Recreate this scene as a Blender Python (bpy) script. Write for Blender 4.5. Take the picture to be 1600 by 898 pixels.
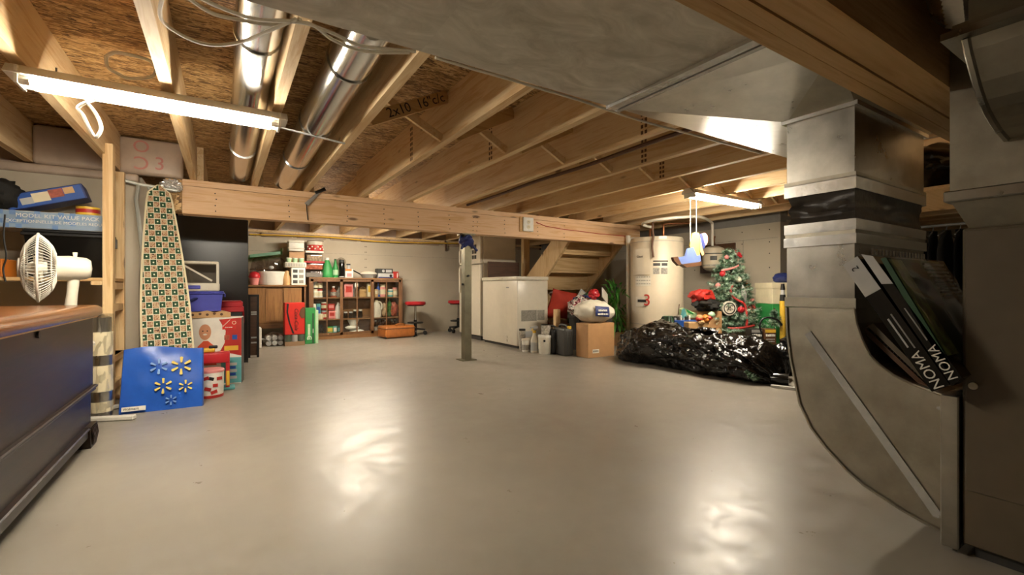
import bpy, bmesh, math, random
from mathutils import Vector, Matrix, noise
random.seed(7)
for o in list(bpy.data.objects): bpy.data.objects.remove(o)
SC = bpy.context.scene
C = SC.collection
PI = math.pi
# ---------------------------------------------------------------- camera
H = 0.69; F = 711.1; CX = 800.0; CY = 449.0; YAW = math.radians(32.3)
cam_d = bpy.data.cameras.new('camera'); cam = bpy.data.objects.new('camera', cam_d); C.objects.link(cam)
cam_d.sensor_width = 36.0; cam_d.lens = 36.0 * F / 1600.0; cam_d.clip_start = 0.02; cam_d.clip_end = 60
cam.location = (0, 0, H); cam.rotation_euler = (PI/2, 0, -YAW)
SC.camera = cam
# ---------------------------------------------------------------- world, exposure
w = bpy.data.worlds.new('world'); SC.world = w; w.use_nodes = True
w.node_tree.nodes['Background'].inputs[0].default_value = (0.9, 0.87, 0.8, 1)
w.node_tree.nodes['Background'].inputs[1].default_value = 0.0
SC.view_settings.view_transform = 'Standard'; SC.view_settings.look = 'None'
SC.view_settings.exposure = 1.7; SC.view_settings.gamma = 1.0; SC.view_settings.use_curve_mapping = False
TUBE_STRENGTH = 62.0
# ---------------------------------------------------------------- pixel -> place
FW = Vector((math.sin(YAW), math.cos(YAW), 0)); RT = Vector((math.cos(YAW), -math.sin(YAW), 0)); UP = Vector((0, 0, 1))
O0 = Vector((0, 0, H))
def ray(u, v): return FW + RT*((u-CX)/F) + UP*((CY-v)/F)
def AZ(u, v, z=0.0): d = ray(u, v); return O0 + d*((z-H)/d.z)
def AX(u, v, x): d = ray(u, v); return O0 + d*(x/d.x)
def AY(u, v, y): d = ray(u, v); return O0 + d*(y/d.y)
def AD(u, v, d): return O0 + ray(u, v)*d
def DEP(p): return (Vector(p)-O0).dot(FW)
def PX(px, p): return px*DEP(p)/F            # pixels to metres at p
def ZAT(v, p): return H + (CY-v)*DEP(p)/F
# ---------------------------------------------------------------- materials
def lin(h):
    if isinstance(h, str):
        h = h.lstrip('#'); c = [int(h[i:i+2], 16)/255 for i in (0, 2, 4)]
    else: c = [x/255 for x in h]
    return tuple((x/12.92 if x <= .04045 else ((x+.055)/1.055)**2.4) for x in c) + (1,)
MATS = {}
def newmat(name):
    m = bpy.data.materials.new(name); m.use_nodes = True
    nt = m.node_tree; b = nt.nodes['Principled BSDF']; MATS[name] = m
    return m, nt, b
def coords(nt, scale=(1, 1, 1), rnd=True, rot=(0, 0, 0)):
    tc = nt.nodes.new('ShaderNodeTexCoord'); mp = nt.nodes.new('ShaderNodeMapping')
    nt.links.new(tc.outputs['Object'], mp.inputs['Vector']); mp.inputs['Scale'].default_value = scale; mp.inputs['Rotation'].default_value = rot
    if rnd:
        oi = nt.nodes.new('ShaderNodeObjectInfo'); ml = nt.nodes.new('ShaderNodeMath'); ml.operation = 'MULTIPLY'; ml.inputs[1].default_value = 37.0
        nt.links.new(oi.outputs['Random'], ml.inputs[0])
        cb = nt.nodes.new('ShaderNodeCombineXYZ')
        for i in range(3): nt.links.new(ml.outputs[0], cb.inputs[i])
        nt.links.new(cb.outputs[0], mp.inputs['Location'])
    return mp.outputs['Vector']
def ramp(nt, fac, stops):
    r = nt.nodes.new('ShaderNodeValToRGB'); e = r.color_ramp.elements
    while len(e) < len(stops): e.new(0.5)
    for i, (p, c) in enumerate(stops): e[i].position = p; e[i].color = lin(c)
    nt.links.new(fac, r.inputs[0]); return r.outputs[0]
def noise_n(nt, vec, scale, detail=4, rough=.55, dist=0):
    n = nt.nodes.new('ShaderNodeTexNoise'); n.inputs['Scale'].default_value = scale; n.inputs['Detail'].default_value = detail
    n.inputs['Roughness'].default_value = rough; n.inputs['Distortion'].default_value = dist
    if vec is not None: nt.links.new(vec, n.inputs['Vector'])
    return n.outputs['Fac']
def bump(nt, b, h, strength=.2, dist=.01):
    n = nt.nodes.new('ShaderNodeBump'); n.inputs['Strength'].default_value = strength; n.inputs['Distance'].default_value = dist
    nt.links.new(h, n.inputs['Height']); nt.links.new(n.outputs[0], b.inputs['Normal'])
def plain(name, col, rough=.6, metal=0.0, var=0.10, scale=18, spec=None, bmp=0, alpha=None):
    m, nt, b = newmat(name)
    b.inputs['Roughness'].default_value = rough; b.inputs['Metallic'].default_value = metal
    if spec is not None: b.inputs['Specular IOR Level'].default_value = spec
    c = lin(col)
    if var > 0:
        v = coords(nt); f = noise_n(nt, v, scale)
        r = nt.nodes.new('ShaderNodeValToRGB'); e = r.color_ramp.elements
        e[0].position = .3; e[1].position = .7
        e[0].color = tuple(x*(1-var) for x in c[:3])+(1,); e[1].color = tuple(min(1, x*(1+var)) for x in c[:3])+(1,)
        nt.links.new(f, r.inputs[0]); nt.links.new(r.outputs[0], b.inputs['Base Color'])
        if bmp: bump(nt, b, f, bmp, .01)
    else: b.inputs['Base Color'].default_value = c
    return m
def wood(name, a, bcol, axis='Y', rough=.65, knots=True, scale=1.0):
    m, nt, b = newmat(name); b.inputs['Roughness'].default_value = rough
    k = 9*scale; s = {'X': (k*.06, k, k), 'Y': (k, k*.06, k), 'Z': (k, k, k*.06)}[axis]
    v = coords(nt, s); n1 = noise_n(nt, v, 3.0, 6, .6, .8)
    col = ramp(nt, n1, [(.25, a), (.5, bcol), (.62, a), (.8, bcol)])
    if knots:
        s2 = {'X': (1.6, 5, 5), 'Y': (5, 1.6, 5), 'Z': (5, 5, 1.6)}[axis]
        v2 = coords(nt, s2); vo = nt.nodes.new('ShaderNodeTexVoronoi'); vo.inputs['Scale'].default_value = 1.5; nt.links.new(v2, vo.inputs['Vector'])
        r = nt.nodes.new('ShaderNodeValToRGB'); e = r.color_ramp.elements
        e[0].position = .06; e[0].color = lin('#5a3517'); e[1].position = .12; e[1].color = (1, 1, 1, 1)
        nt.links.new(vo.outputs['Distance'], r.inputs[0])
        mx = nt.nodes.new('ShaderNodeMix'); mx.data_type = 'RGBA'; mx.blend_type = 'MULTIPLY'; mx.inputs[0].default_value = .75
        nt.links.new(col, mx.inputs[6]); nt.links.new(r.outputs[0], mx.inputs[7]); col = mx.outputs[2]
    nt.links.new(col, b.inputs['Base Color']); bump(nt, b, n1, .08, .005)
    return m
def metalm(name, a, bcol, rough=.35, metal=1.0, scale=5, stretch=(1, 1, 1), bmp=.05, dist=0):
    m, nt, b = newmat(name); v = coords(nt, stretch); n1 = noise_n(nt, v, scale, 5, .65, dist)
    nt.links.new(ramp(nt, n1, [(.3, a), (.7, bcol)]), b.inputs['Base Color'])
    mr = nt.nodes.new('ShaderNodeMapRange'); mr.inputs[3].default_value = rough*.75; mr.inputs[4].default_value = rough*1.3
    nt.links.new(n1, mr.inputs[0]); nt.links.new(mr.outputs[0], b.inputs['Roughness'])
    b.inputs['Metallic'].default_value = metal
    if bmp: bump(nt, b, n1, bmp, .01)
    return m
def clear(name, tint=(1, 1, 1), gloss=.10, rough=.03):
    m, nt, b = newmat(name); nt.nodes.remove(b); out = nt.nodes['Material Output']
    t = nt.nodes.new('ShaderNodeBsdfTransparent'); t.inputs[0].default_value = (*tint, 1)
    g = nt.nodes.new('ShaderNodeBsdfGlossy'); g.inputs['Roughness'].default_value = rough
    mx = nt.nodes.new('ShaderNodeMixShader'); mx.inputs[0].default_value = gloss
    nt.links.new(t.outputs[0], mx.inputs[1]); nt.links.new(g.outputs[0], mx.inputs[2]); nt.links.new(mx.outputs[0], out.inputs[0])
    return m
def emit(name, col, s):
    m, nt, b = newmat(name); b.inputs['Base Color'].default_value = lin(col); b.inputs['Emission Color'].default_value = lin(col); b.inputs['Emission Strength'].default_value = s
    return m
# concrete floor
m, nt, b = newmat('concrete'); v = coords(nt, rnd=False)
n1 = noise_n(nt, v, .9, 6, .6); n2 = noise_n(nt, v, 9, 5, .65); n3 = noise_n(nt, v, 70, 3, .6)
mx = nt.nodes.new('ShaderNodeMath'); mx.operation = 'MULTIPLY_ADD'; mx.inputs[1].default_value = .35; nt.links.new(n2, mx.inputs[0]); nt.links.new(n1, mx.inputs[2])
nt.links.new(ramp(nt, mx.outputs[0], [(.45, '#847d71'), (.68, '#918b7f'), (.9, '#9c9589')]), b.inputs['Base Color'])
mr = nt.nodes.new('ShaderNodeMapRange'); mr.inputs[1].default_value = .3; mr.inputs[2].default_value = .7; mr.inputs[3].default_value = .27; mr.inputs[4].default_value = .46
nt.links.new(n2, mr.inputs[0]); nt.links.new(mr.outputs[0], b.inputs['Roughness']); bump(nt, b, n1, .08, .01)
# drywall, osb
m, nt, b = newmat('drywall'); v = coords(nt, rnd=False); n1 = noise_n(nt, v, 2.2, 5)
nt.links.new(ramp(nt, n1, [(.3, '#b9ae99'), (.7, '#c6bca8')]), b.inputs['Base Color']); b.inputs['Roughness'].default_value = .75
m, nt, b = newmat('osb'); v = coords(nt, (9, 34, 9), rnd=False); vo = nt.nodes.new('ShaderNodeTexVoronoi'); vo.inputs['Scale'].default_value = 1.6; vo.inputs['Randomness'].default_value = 1
nd = nt.nodes.new('ShaderNodeTexNoise'); nd.inputs['Scale'].default_value = 1.1; nd.inputs['Detail'].default_value = 3; nt.links.new(v, nd.inputs['Vector'])
mv = nt.nodes.new('ShaderNodeMix'); mv.data_type = 'VECTOR'; mv.inputs[0].default_value = .55; nt.links.new(v, mv.inputs[4])
vm = nt.nodes.new('ShaderNodeVectorMath'); vm.operation = 'SCALE'; vm.inputs['Scale'].default_value = 6; nt.links.new(nd.outputs['Color'], vm.inputs[0])
va = nt.nodes.new('ShaderNodeVectorMath'); va.operation = 'ADD'; nt.links.new(v, va.inputs[0]); nt.links.new(vm.outputs[0], va.inputs[1]); nt.links.new(va.outputs[0], vo.inputs['Vector'])
sep = nt.nodes.new('ShaderNodeSeparateColor'); nt.links.new(vo.outputs['Color'], sep.inputs[0])
nt.links.new(ramp(nt, sep.outputs[0], [(.05, '#634627'), (.3, '#94703f'), (.6, '#bd965f'), (.95, '#dcb984')]), b.inputs['Base Color']); b.inputs['Roughness'].default_value = .7
bump(nt, b, sep.outputs[0], .15, .006)
wood('joist_wood', '#d3ac78', '#e6cb9e', 'Y'); wood('beam_wood', '#d6a876', '#e6c199', 'X'); wood('stud_wood', '#cda673', '#e3c593', 'Z')
wood('header_wood', '#bd935a', '#d3ad76', 'X'); wood('plywood', '#c6a06b', '#d9b987', 'X', knots=False, scale=.5); wood('walnut', '#6e4a28', '#8a6239', 'X', .45, False, 1.6)
wood('walnut_z', '#7c552e', '#946b3e', 'Z', .42, False, 2.2); wood('walnut_frame', '#5d3d22', '#7a5534', 'Z', .4, False, 2.0)
wood('chest_top', '#5e3a20', '#7a4e2b', 'Y', .22, False, 1.2); wood('chest_body', '#1b130e', '#2a1c14', 'Y', .36, False, 1.0); MATS['chest_body'].node_tree.nodes['Principled BSDF'].inputs['Specular IOR Level'].default_value = .22; wood('dark_board', '#4a3121', '#5c3e29', 'X', .5, False)
metalm('galvanized', '#a9a7a0', '#c4c2ba', .29, 1.0, scale=9); metalm('galv_dull', '#9b9688', '#b4ae9f', .40, .92, scale=12); metalm('galv_bright', '#d4d4d2', '#e6e6e4', .24, .7, scale=30)
metalm('trunk_metal', '#aaa598', '#d9d5cb', .5, .35, scale=5, stretch=(1, 1.8, 1), dist=1.6); metalm('pipe_metal', '#c4c4c2', '#dddddb', .17, scale=2)
metalm('post_steel', '#6f6a58', '#88826d', .5, scale=9); metalm('chrome', '#cfcfcf', '#e5e5e5', .12, scale=3, bmp=0); metalm('copper', '#8d5d3f', '#a8734f', .35)
# ---------------------------------------------------------------- mesh builder
def perp(d):
    d = d.normalized(); a = Vector((0, 0, 1)) if abs(d.z) < .9 else Vector((1, 0, 0))
    x = d.cross(a).normalized(); return x, d.cross(x).normalized()
class MB:
    def __init__(s): s.bm = bmesh.new()
    def face(s, pts):
        vs = [s.bm.verts.new(p) for p in pts]
        try: s.bm.faces.new(vs)
        except Exception: pass
        return s
    def box(s, c, d, rot=None, bev=0.0, seg=1):
        b = bmesh.new(); bmesh.ops.create_cube(b, size=1)
        for v in b.verts: v.co = Vector((v.co.x*d[0], v.co.y*d[1], v.co.z*d[2]))
        if bev > 0: bmesh.ops.bevel(b, geom=list(b.edges), offset=min(bev, min(d)*.45), segments=seg, affect='EDGES', profile=.5)
        M = Matrix.Translation(Vector(c)) @ (rot.to_4x4() if rot is not None else Matrix())
        b.transform(M); s.merge(b); return s
    def span(s, x0, x1, y0, y1, z0, z1, bev=0.0, seg=1):
        return s.box(((x0+x1)/2, (y0+y1)/2, (z0+z1)/2), (abs(x1-x0), abs(y1-y0), abs(z1-z0)), None, bev, seg)
    def merge(s, b):
        me = bpy.data.meshes.new('t'); b.to_mesh(me); b.free(); s.bm.from_mesh(me); bpy.data.meshes.remove(me)
    def bar(s, p0, p1, w, t, up=Vector((0, 0, 1))):          # rectangular bar
        p0 = Vector(p0); p1 = Vector(p1); d = p1-p0; L = d.length; d.normalize()
        x = d.cross(up); x = x.normalized() if x.length > 1e-4 else perp(d)[0]; z = x.cross(d)
        R = Matrix((x, d, z)).transposed(); return s.box((p0+p1)/2, (w, L, t), R)
    def cyl(s, p0, p1, r0, r1=None, n=16, caps=True):
        p0 = Vector(p0); p1 = Vector(p1); r1 = r0 if r1 is None else r1; x, y = perp(p1-p0)
        A = [s.bm.verts.new(p0+(x*math.cos(2*PI*i/n)+y*math.sin(2*PI*i/n))*r0) for i in range(n)]
        B = [s.bm.verts.new(p1+(x*math.cos(2*PI*i/n)+y*math.sin(2*PI*i/n))*r1) for i in range(n)]
        for i in range(n): s.bm.faces.new((A[i], A[(i+1) % n], B[(i+1) % n], B[i]))
        if caps: s.bm.faces.new(A[::-1]); s.bm.faces.new(B)
        return s
    def tube(s, pts, r, n=6, closed=False):
        pts = [Vector(p) for p in pts]; N = len(pts); rings = []; px = None
        for i, p in enumerate(pts):
            if closed: d = pts[(i+1) % N]-pts[i-1]
            else: d = pts[min(i+1, N-1)]-pts[max(i-1, 0)]
            d.normalize()
            if px is None: px = perp(d)[0]
            px = px-d*px.dot(d); px = px.normalized() if px.length > 1e-6 else perp(d)[0]; py = d.cross(px)
            rr = r[i] if isinstance(r, (list, tuple)) else r
            rings.append([s.bm.verts.new(p+(px*math.cos(2*PI*k/n)+py*math.sin(2*PI*k/n))*rr) for k in range(n)])
        for i in range(N if closed else N-1):
            a = rings[i]; b = rings[(i+1) % N]
            for k in range(n): s.bm.faces.new((a[k], a[(k+1) % n], b[(k+1) % n], b[k]))
        if not closed: s.bm.faces.new(rings[0][::-1]); s.bm.faces.new(rings[-1])
        return s
    def lathe(s, prof, n=20, c=(0, 0, 0), sx=1.0, sy=1.0, M=None):
        c = Vector(c); rings = []
        def tr(p): return (M @ p if M is not None else p)+c
        for r, z in prof:
            if r < 1e-5: rings.append([s.bm.verts.new(tr(Vector((0, 0, z))))])
            else: rings.append([s.bm.verts.new(tr(Vector((r*sx*math.cos(2*PI*i/n), r*sy*math.sin(2*PI*i/n), z)))) for i in range(n)])
        for a, b in zip(rings, rings[1:]):
            for i in range(n):
                j = (i+1) % n
                if len(a) == 1 and len(b) == 1: continue
                if len(a) == 1: s.bm.faces.new((a[0], b[i], b[j]))
                elif len(b) == 1: s.bm.faces.new((a[i], a[j], b[0]))
                else: s.bm.faces.new((a[i], a[j], b[j], b[i]))
        if len(rings[0]) > 1: s.bm.faces.new(rings[0][::-1])
        if len(rings[-1]) > 1: s.bm.faces.new(rings[-1])
        return s
    def sphere(s, c, r, n=16, m=10, M=None):
        r = (r, r, r) if not isinstance(r, (tuple, list)) else r
        b = bmesh.new(); bmesh.ops.create_uvsphere(b, u_segments=n, v_segments=m, radius=1)
        for v in b.verts: v.co = Vector((v.co.x*r[0], v.co.y*r[1], v.co.z*r[2]))
        b.transform(Matrix.Translation(Vector(c)) @ (M.to_4x4() if M is not None else Matrix())); s.merge(b); return s
    def prism(s, pts, a, b, axis='Y'):                        # outline (p,q) pulled along an axis from a to b
        def mk(p, q, t): return {'Y': (p, t, q), 'X': (t, p, q), 'Z': (p, q, t)}[axis]
        A = [s.bm.verts.new(mk(p, q, a)) for p, q in pts]; B = [s.bm.verts.new(mk(p, q, b)) for p, q in pts]; n = len(pts)
        s.bm.faces.new(A); s.bm.faces.new(B[::-1])
        for i in range(n): s.bm.faces.new((A[i], B[i], B[(i+1) % n], A[(i+1) % n]))
        return s
    def grid(s, fn, nu, nv, wrap=False):
        V = [[s.bm.verts.new(fn(i/(nu-(0 if wrap else 1)), j/(nv-1))) for j in range(nv)] for i in range(nu)]
        for i in range(nu if wrap else nu-1):
            for j in range(nv-1):
                a = V[i]; b = V[(i+1) % nu]; s.bm.faces.new((a[j], b[j], b[j+1], a[j+1]))
        return s
    def mesh(s, name, mt, smooth=None):
        bmesh.ops.recalc_face_normals(s.bm, faces=list(s.bm.faces))
        me = bpy.data.meshes.new(name); s.bm.to_mesh(me); s.bm.free()
        if mt: me.materials.append(MATS[mt] if isinstance(mt, str) else mt)
        if smooth:
            me.polygons.foreach_set('use_smooth', [True]*len(me.polygons))
            if smooth != 'all': me.set_sharp_from_angle(angle=math.radians(smooth if smooth is not True else 40))
        return me
    def build(s, name, mt, parent=None, smooth=None, loc=None, rot=None):
        o = bpy.data.objects.new(name, s.mesh(name, mt, smooth)); C.objects.link(o)
        if parent is not None: o.parent = parent
        if loc is not None: o.location = loc
        if rot is not None: o.rotation_euler = rot
        return o
def tag(o, label, cat, group=None):
    o['label'] = label; o['category'] = cat
    if group: o['group'] = group
    return o
def thing(name, label, cat, loc=(0, 0, 0), rz=0.0, group=None, rot=None):
    o = bpy.data.objects.new(name, None); o.empty_display_size = .1; C.objects.link(o); o.location = loc
    o.rotation_euler = rot if rot else (0, 0, rz); return tag(o, label, cat, group)
def struct(o, label=None):
    o['kind'] = 'structure'
    if label: o['label'] = label
    return o
def inst(name, me, parent, loc=(0, 0, 0), rot=(0, 0, 0)):
    o = bpy.data.objects.new(name, me); C.objects.link(o); o.parent = parent; o.location = loc; o.rotation_euler = rot; return o
def text(txt, size, mt, parent, loc, rot=(PI/2, 0, 0), name='lettering', ext=.0006, align='CENTER', shear=0, sx=1.0):
    cu = bpy.data.curves.new('txt', 'FONT'); cu.body = txt; cu.size = size; cu.extrude = ext; cu.align_x = align; cu.align_y = 'CENTER'; cu.shear = shear; cu.resolution_u = 3
    t = bpy.data.objects.new('txt', cu); C.objects.link(t); bpy.context.view_layer.update()
    me = bpy.data.meshes.new_from_object(t.evaluated_get(bpy.context.evaluated_depsgraph_get()))
    bpy.data.objects.remove(t); bpy.data.curves.remove(cu)
    me.materials.clear(); me.materials.append(MATS[mt]); o = inst(name, me, parent, loc, rot); o.scale = (sx, 1, 1); return o

def scribble(parent, x, z, y, w, h, mt, n=5, seed=1, name='small_print'):
    """a line of unreadable small print on a face looking to local -Y"""
    r = random.Random(seed); mb = MB(); cx = x-w/2
    while cx < x+w/2-.002:
        L = r.uniform(.5, 1.4)*w/n; L = min(L, x+w/2-cx); mb.span(cx, cx+L*.82, y-.0012, y, z-h/2, z+h/2*r.uniform(.5, 1)); cx += L
    return mb.build(name, mt, parent)
# ================================================================ setting
XL, XR, YN, YF, YW, XW = -2.2, 8.0, -2.2, 6.70, 3.80, -0.47
ZJ, ZC, ZB = 1.435, 1.67, 1.20           # joist underside, subfloor underside, beam underside
XRW, YRW = 4.85, 2.49                    # right-hand partition wall and its corner
for n, c in dict(black='#121110', white='#e8e4d8', offwhite='#d9d2c0', red='#b3281e', coke='#c8261a', blue='#1f4fa0', green='#2f8a45', yellow='#e0b63a', orange='#cf7a28', kraft='#b48a5e', pink='#d98a86', grey='#8f8c86', dkgrey='#3a3936', brown='#5b3b22', purple='#4a4fb0', teal='#5fa7a8', tan='#c9a06c', cream='#e2d6b4', navy='#27336b', dkgreen='#234a2b', silver='#b9b9b6').items():
    plain(n, c, .5, 0, .06)
plain('red_vinyl', '#b3222a', .35, 0, .04); plain('appliance', '#d8d0bd', .3, 0, .03, spec=.5); plain('heater_paint', '#cfc2a9', .38, 0, .03); plain('furnace_paint', '#5f5443', .42, 0, .05)
plain('black_gloss', '#0d0c0b', .16, 0, .05); plain('black_cloth', '#15130f', .8, 0, .2, bmp=.3); plain('rubber', '#0c0c0c', .6, 0, 0); plain('leather', '#a5622a', .45, 0, .18, 25, bmp=.15)
plain('pvc', '#ded7c5', .35, 0, .03); plain('cable', '#cfc7b4', .5, 0, 0); plain('label_grey', '#8d887c', .6, 0, .35, 120); plain('insul', '#b5a18e', .45, 0, .15, 7, bmp=.3)
plain('lead', '#26221d', .6, 0, 0); plain('ink', '#1a1612', .6, 0, 0); plain('ink_red', '#b0302a', .6, 0, 0); plain('ink_pink', '#bf7f74', .6, 0, 0); plain('black_metal', '#17140f', .28, 0, .15, 6)
plain('litho', '#9a9488', .6, 0, .5, 60); plain('jar_dark', '#241509', .15, 0, .1); plain('food_mix', '#b99f7d', .5, 0, .5, 45); plain('spice', '#9a4b35', .5, 0, .5, 50); plain('greenery', '#3f6b2c', .55, 0, .5, 30)
clear('glass', (.97, .98, .97), .06); clear('film', (.93, .93, .92), .22, .12); clear('tint_plastic', (.82, .80, .78), .12, .08); clear('dome', (.72, .68, .66), .14, .05); clear('pink_plastic', (.86, .55, .52), .12, .1)
clear('green_glass', (.35, .8, .45), .12, .05)
emit('tube_light', '#fff4e1', TUBE_STRENGTH)
# floor and walls
struct(MB().span(XL, XR, YN, YF, -.12, 0).build('floor', 'concrete'))
struct(MB().span(XW, XRW+.12, YF, YF+.12, 0, 1.37).build('wall_back', 'drywall'))
wl = struct(MB().span(XL, XW, YW, YW+.12, 0, 1.37).build('wall_left', 'drywall'))
struct(MB().span(XW-.12, XW, YW+.12, YF+.12, 0, 1.43).build('wall_alcove', 'drywall'))
struct(MB().span(XL-.12, XL, YN, YW+.12, 0, ZC).build('wall_west', 'drywall'))
struct(MB().span(XL, XR, YN-.12, YN, 0, ZC).build('wall_near', 'drywall'))
struct(MB().span(XR, XR+.12, YN, YRW+.12, 0, ZC).build('wall_east', 'drywall'))
wr = struct(MB().span(XRW, XRW+.12, YRW, YF, 0, 1.37).build('wall_right', 'drywall'))
struct(MB().span(XRW, XR, YRW, YRW+.1, 0, 1.40).build('wall_return', 'drywall'))
# drywall joint lines and screw heads as shallow pieces of the right wall
for z in (1.21, .62): MB().span(XRW-.002, XRW+.01, YRW+.02, YF-.02, z-.002, z+.002).build('joint', 'litho', wr)
MB().span(XRW-.002, XRW+.01, 2.886, 2.89, 0, 1.21).build('joint', 'litho', wr)
wb = bpy.data.objects['wall_back']
MB().span(XW+.05, XRW-.05, YF-.002, YF+.01, 1.16, 1.163).build('joint', 'litho', wb)
MB().span(XW+.05, XRW-.05, YF-.002, YF+.01, .80, .803).build('joint', 'litho', wb)
sm = MB().cyl((0, 0, 0), (0, -.003, 0), .006, n=8).mesh('screw', 'lead')
for x in (1.72, 1.74): 
    for z in (1.28, 1.2, 1.1, .98): inst('screw', sm, wb, (x, YF, z))
for y in (2.6, 2.9, 3.5):
    for z in (1.30, 1.17, 1.05, .9): inst('screw', sm, wr, (XRW, y, z), (0, 0, -PI/2))
inst('screw', sm, wl, (-1.03, YW, 1.25))
# far and side rims: sills, insulation batts, rim boards
rb = struct(MB().span(XW, XRW, YF+.03, YF+.12, 1.37, ZC).build('rim_back', 'insul'))
MB().span(XW, XRW, YF-.03, YF+.1, 1.40, 1.433).build('sill_plate', 'joist_wood', rb)
for i in range(12): MB().span(XW+.42*i+.03, XW+.42*i+.4, YF-.012, YF+.05, 1.345, 1.40, .012, 2).build('insulation_batt', 'insul', rb, 60)
rl = struct(MB().span(XL, XW-.12, YW+.06, YW+.14, 1.37, ZC).build('rim_left', 'insul'))
MB().span(XL, XW, YW-.02, YW+.06, 1.37, 1.425, .015, 2).build('sill_wrap', 'insul', rl, 60)
b0 = MB().span(-.57, -.235, YW-.02, YW+.05, 1.425, 1.66, .02, 2).build('insulation_batt', 'insul', rl, 60)
for (tx, x, z, r, s) in (('O', -.455, 1.60, 0, .11), ('C', -.455, 1.50, PI, .12), ('3', -.36, 1.50, 0, .12)):
    text(tx, s, 'ink_pink', rl, (x, YW-.024, z), (PI/2, r, 0))
MB().span(-.96, -.63, YW-.02, YW+.05, 1.425, 1.66, .02, 2).build('insulation_batt', 'insul', rl, 60)
struct(MB().span(XRW, XRW+.12, YRW, YF, 1.37, ZC).build('rim_right', 'grey'))
struct(MB().span(XRW+.12, XR, YRW, YRW+.12, 1.40, ZC).build('rim_return', 'grey'))
# ceiling: subfloor, joists, cross bridging
ce = struct(MB().span(XL-.12, XR+.12, YN-.12, YF+.12, ZC, ZC+.02).build('ceiling', 'osb'))
JX = [-2.2+.4*i for i in range(3)] + [-1.0, -.6, -.2, .17, .52, .945, 1.335, 1.75, 2.145, 2.55] + [2.55+.406*i for i in range(1, 14)]
jm = MB().span(0, .038, YN+.01, 3.955, ZJ, ZC).mesh('joist', 'joist_wood')
jl = MB().span(0, .038, YN+.01, YW+.02, ZJ, ZC).mesh('joist', 'joist_wood')
jr = MB().span(0, .038, YN+.01, YRW-.005, ZJ, ZC).mesh('joist', 'joist_wood')
jf = MB().span(0, .038, 3.86, YF+.02, ZJ, ZC).mesh('joist', 'joist_wood')
for x in JX:
    me = jl if x < XW-.1 else (jm if x < XRW else jr)
    inst('joist', me, ce, (x, 0, 0))
    if x > XW-.1 and x < XRW-.05 and not (3.35 < x < 4.32): inst('joist', jf, ce, (x+.039, 0, 0))
def bridging(xa, xb, y):
    MB().bar((xa, y, ZJ+.02), (xb, y, ZC-.025), .06, .019, Vector((0, 1, 0))).build('bridging_strip', 'header_wood', ce)
    return MB().bar((xa, y+.07, ZC-.025), (xb, y+.07, ZJ+.02), .038, .019, Vector((0, 1, 0))).build('bridging_strip', 'joist_wood', ce)
YB = 2.10
for a, b_ in zip(JX[7:19], JX[8:20]): bridging(a+.038, b_, YB)
# writing on one bridging strip, between the joists at .52 and .945
xa, xb = JX[7]+.038, JX[8]; ang = math.atan2(ZC-.025-ZJ-.02, xb-xa)
text('2x10  16"c/c', .062, 'ink', ce, ((xa+xb)/2+.02, YB-.034, (ZJ+ZC)/2+.002), (PI/2, -ang, 0), ext=.0004)
# ladder-like stamp marks on joist faces
st = MB()
for k in range(7):
    for j in (-1, 1): st.span(-.0006, .0002, j*.012-.008, j*.012+.008, .03*k, .03*k+.018)
stm = st.mesh('grade_stamp', 'brown')
for x, y in ((.945, 2.62), (1.335, 2.35), (1.75, 1.55), (2.145, 1.9), (2.55, 2.1)): inst('grade_stamp', stm, ce, (x, y, ZJ+.012))
# ---------------------------------------------------------------- beams
bt = thing('support_beam', 'long built-up timber beam carrying the joists, resting on the slim steel post', 'beam', (0, 0, 0))
XB0, XB1 = -.245, AY(1000, 356, 3.85).x
for k in range(3): MB().span(XB0, XB1-.02*k, 3.85+.0385*k, 3.887+.0385*k, ZB, ZJ-.045).build('ply', 'beam_wood', bt)
MB().span(XB0, XB1, 3.846, 3.968, ZJ-.043, ZJ).build('top_plate', 'beam_wood', bt)
MB().span(XB0-.09, XB0-.002, 3.83, 3.96, ZB+.01, ZJ-.01).build('end_block', 'osb', bt)
nm = MB().cyl((0, 0, 0), (0, -.003, 0), .0045, n=6).mesh('nail', 'lead')
for x in (-.05, .42, .85, 1.15, 1.45, 1.75, 2.0, 2.04, 2.35, 2.75, 3.1):
    for z in (.03, .07, .115, .155): inst('nail', nm, bt, (x+random.uniform(-.006, .006), 3.85, ZB+z))
wire = [AY(u, v, 3.846) for u, v in ((838, 347), (852, 353), (880, 358), (905, 361), (935, 365), (958, 367), (980, 369))]
tag(MB().tube(wire, .004, 5).build('red_cable', 'ink_red', None, True), 'red cable stapled along the beam beside the outlet box', 'cable')
nb = thing('duct_beam', 'four-ply timber beam running beside the trunk duct toward the furnace', 'beam', (0, 0, 0))
for k in range(4): MB().span(XL+.05, 3.4, .385+.0375*k, .385+.0375*(k+1)-.003, ZB+(0, .004, .001, .003)[k], ZJ).build('ply', 'header_wood', nb)
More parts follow.
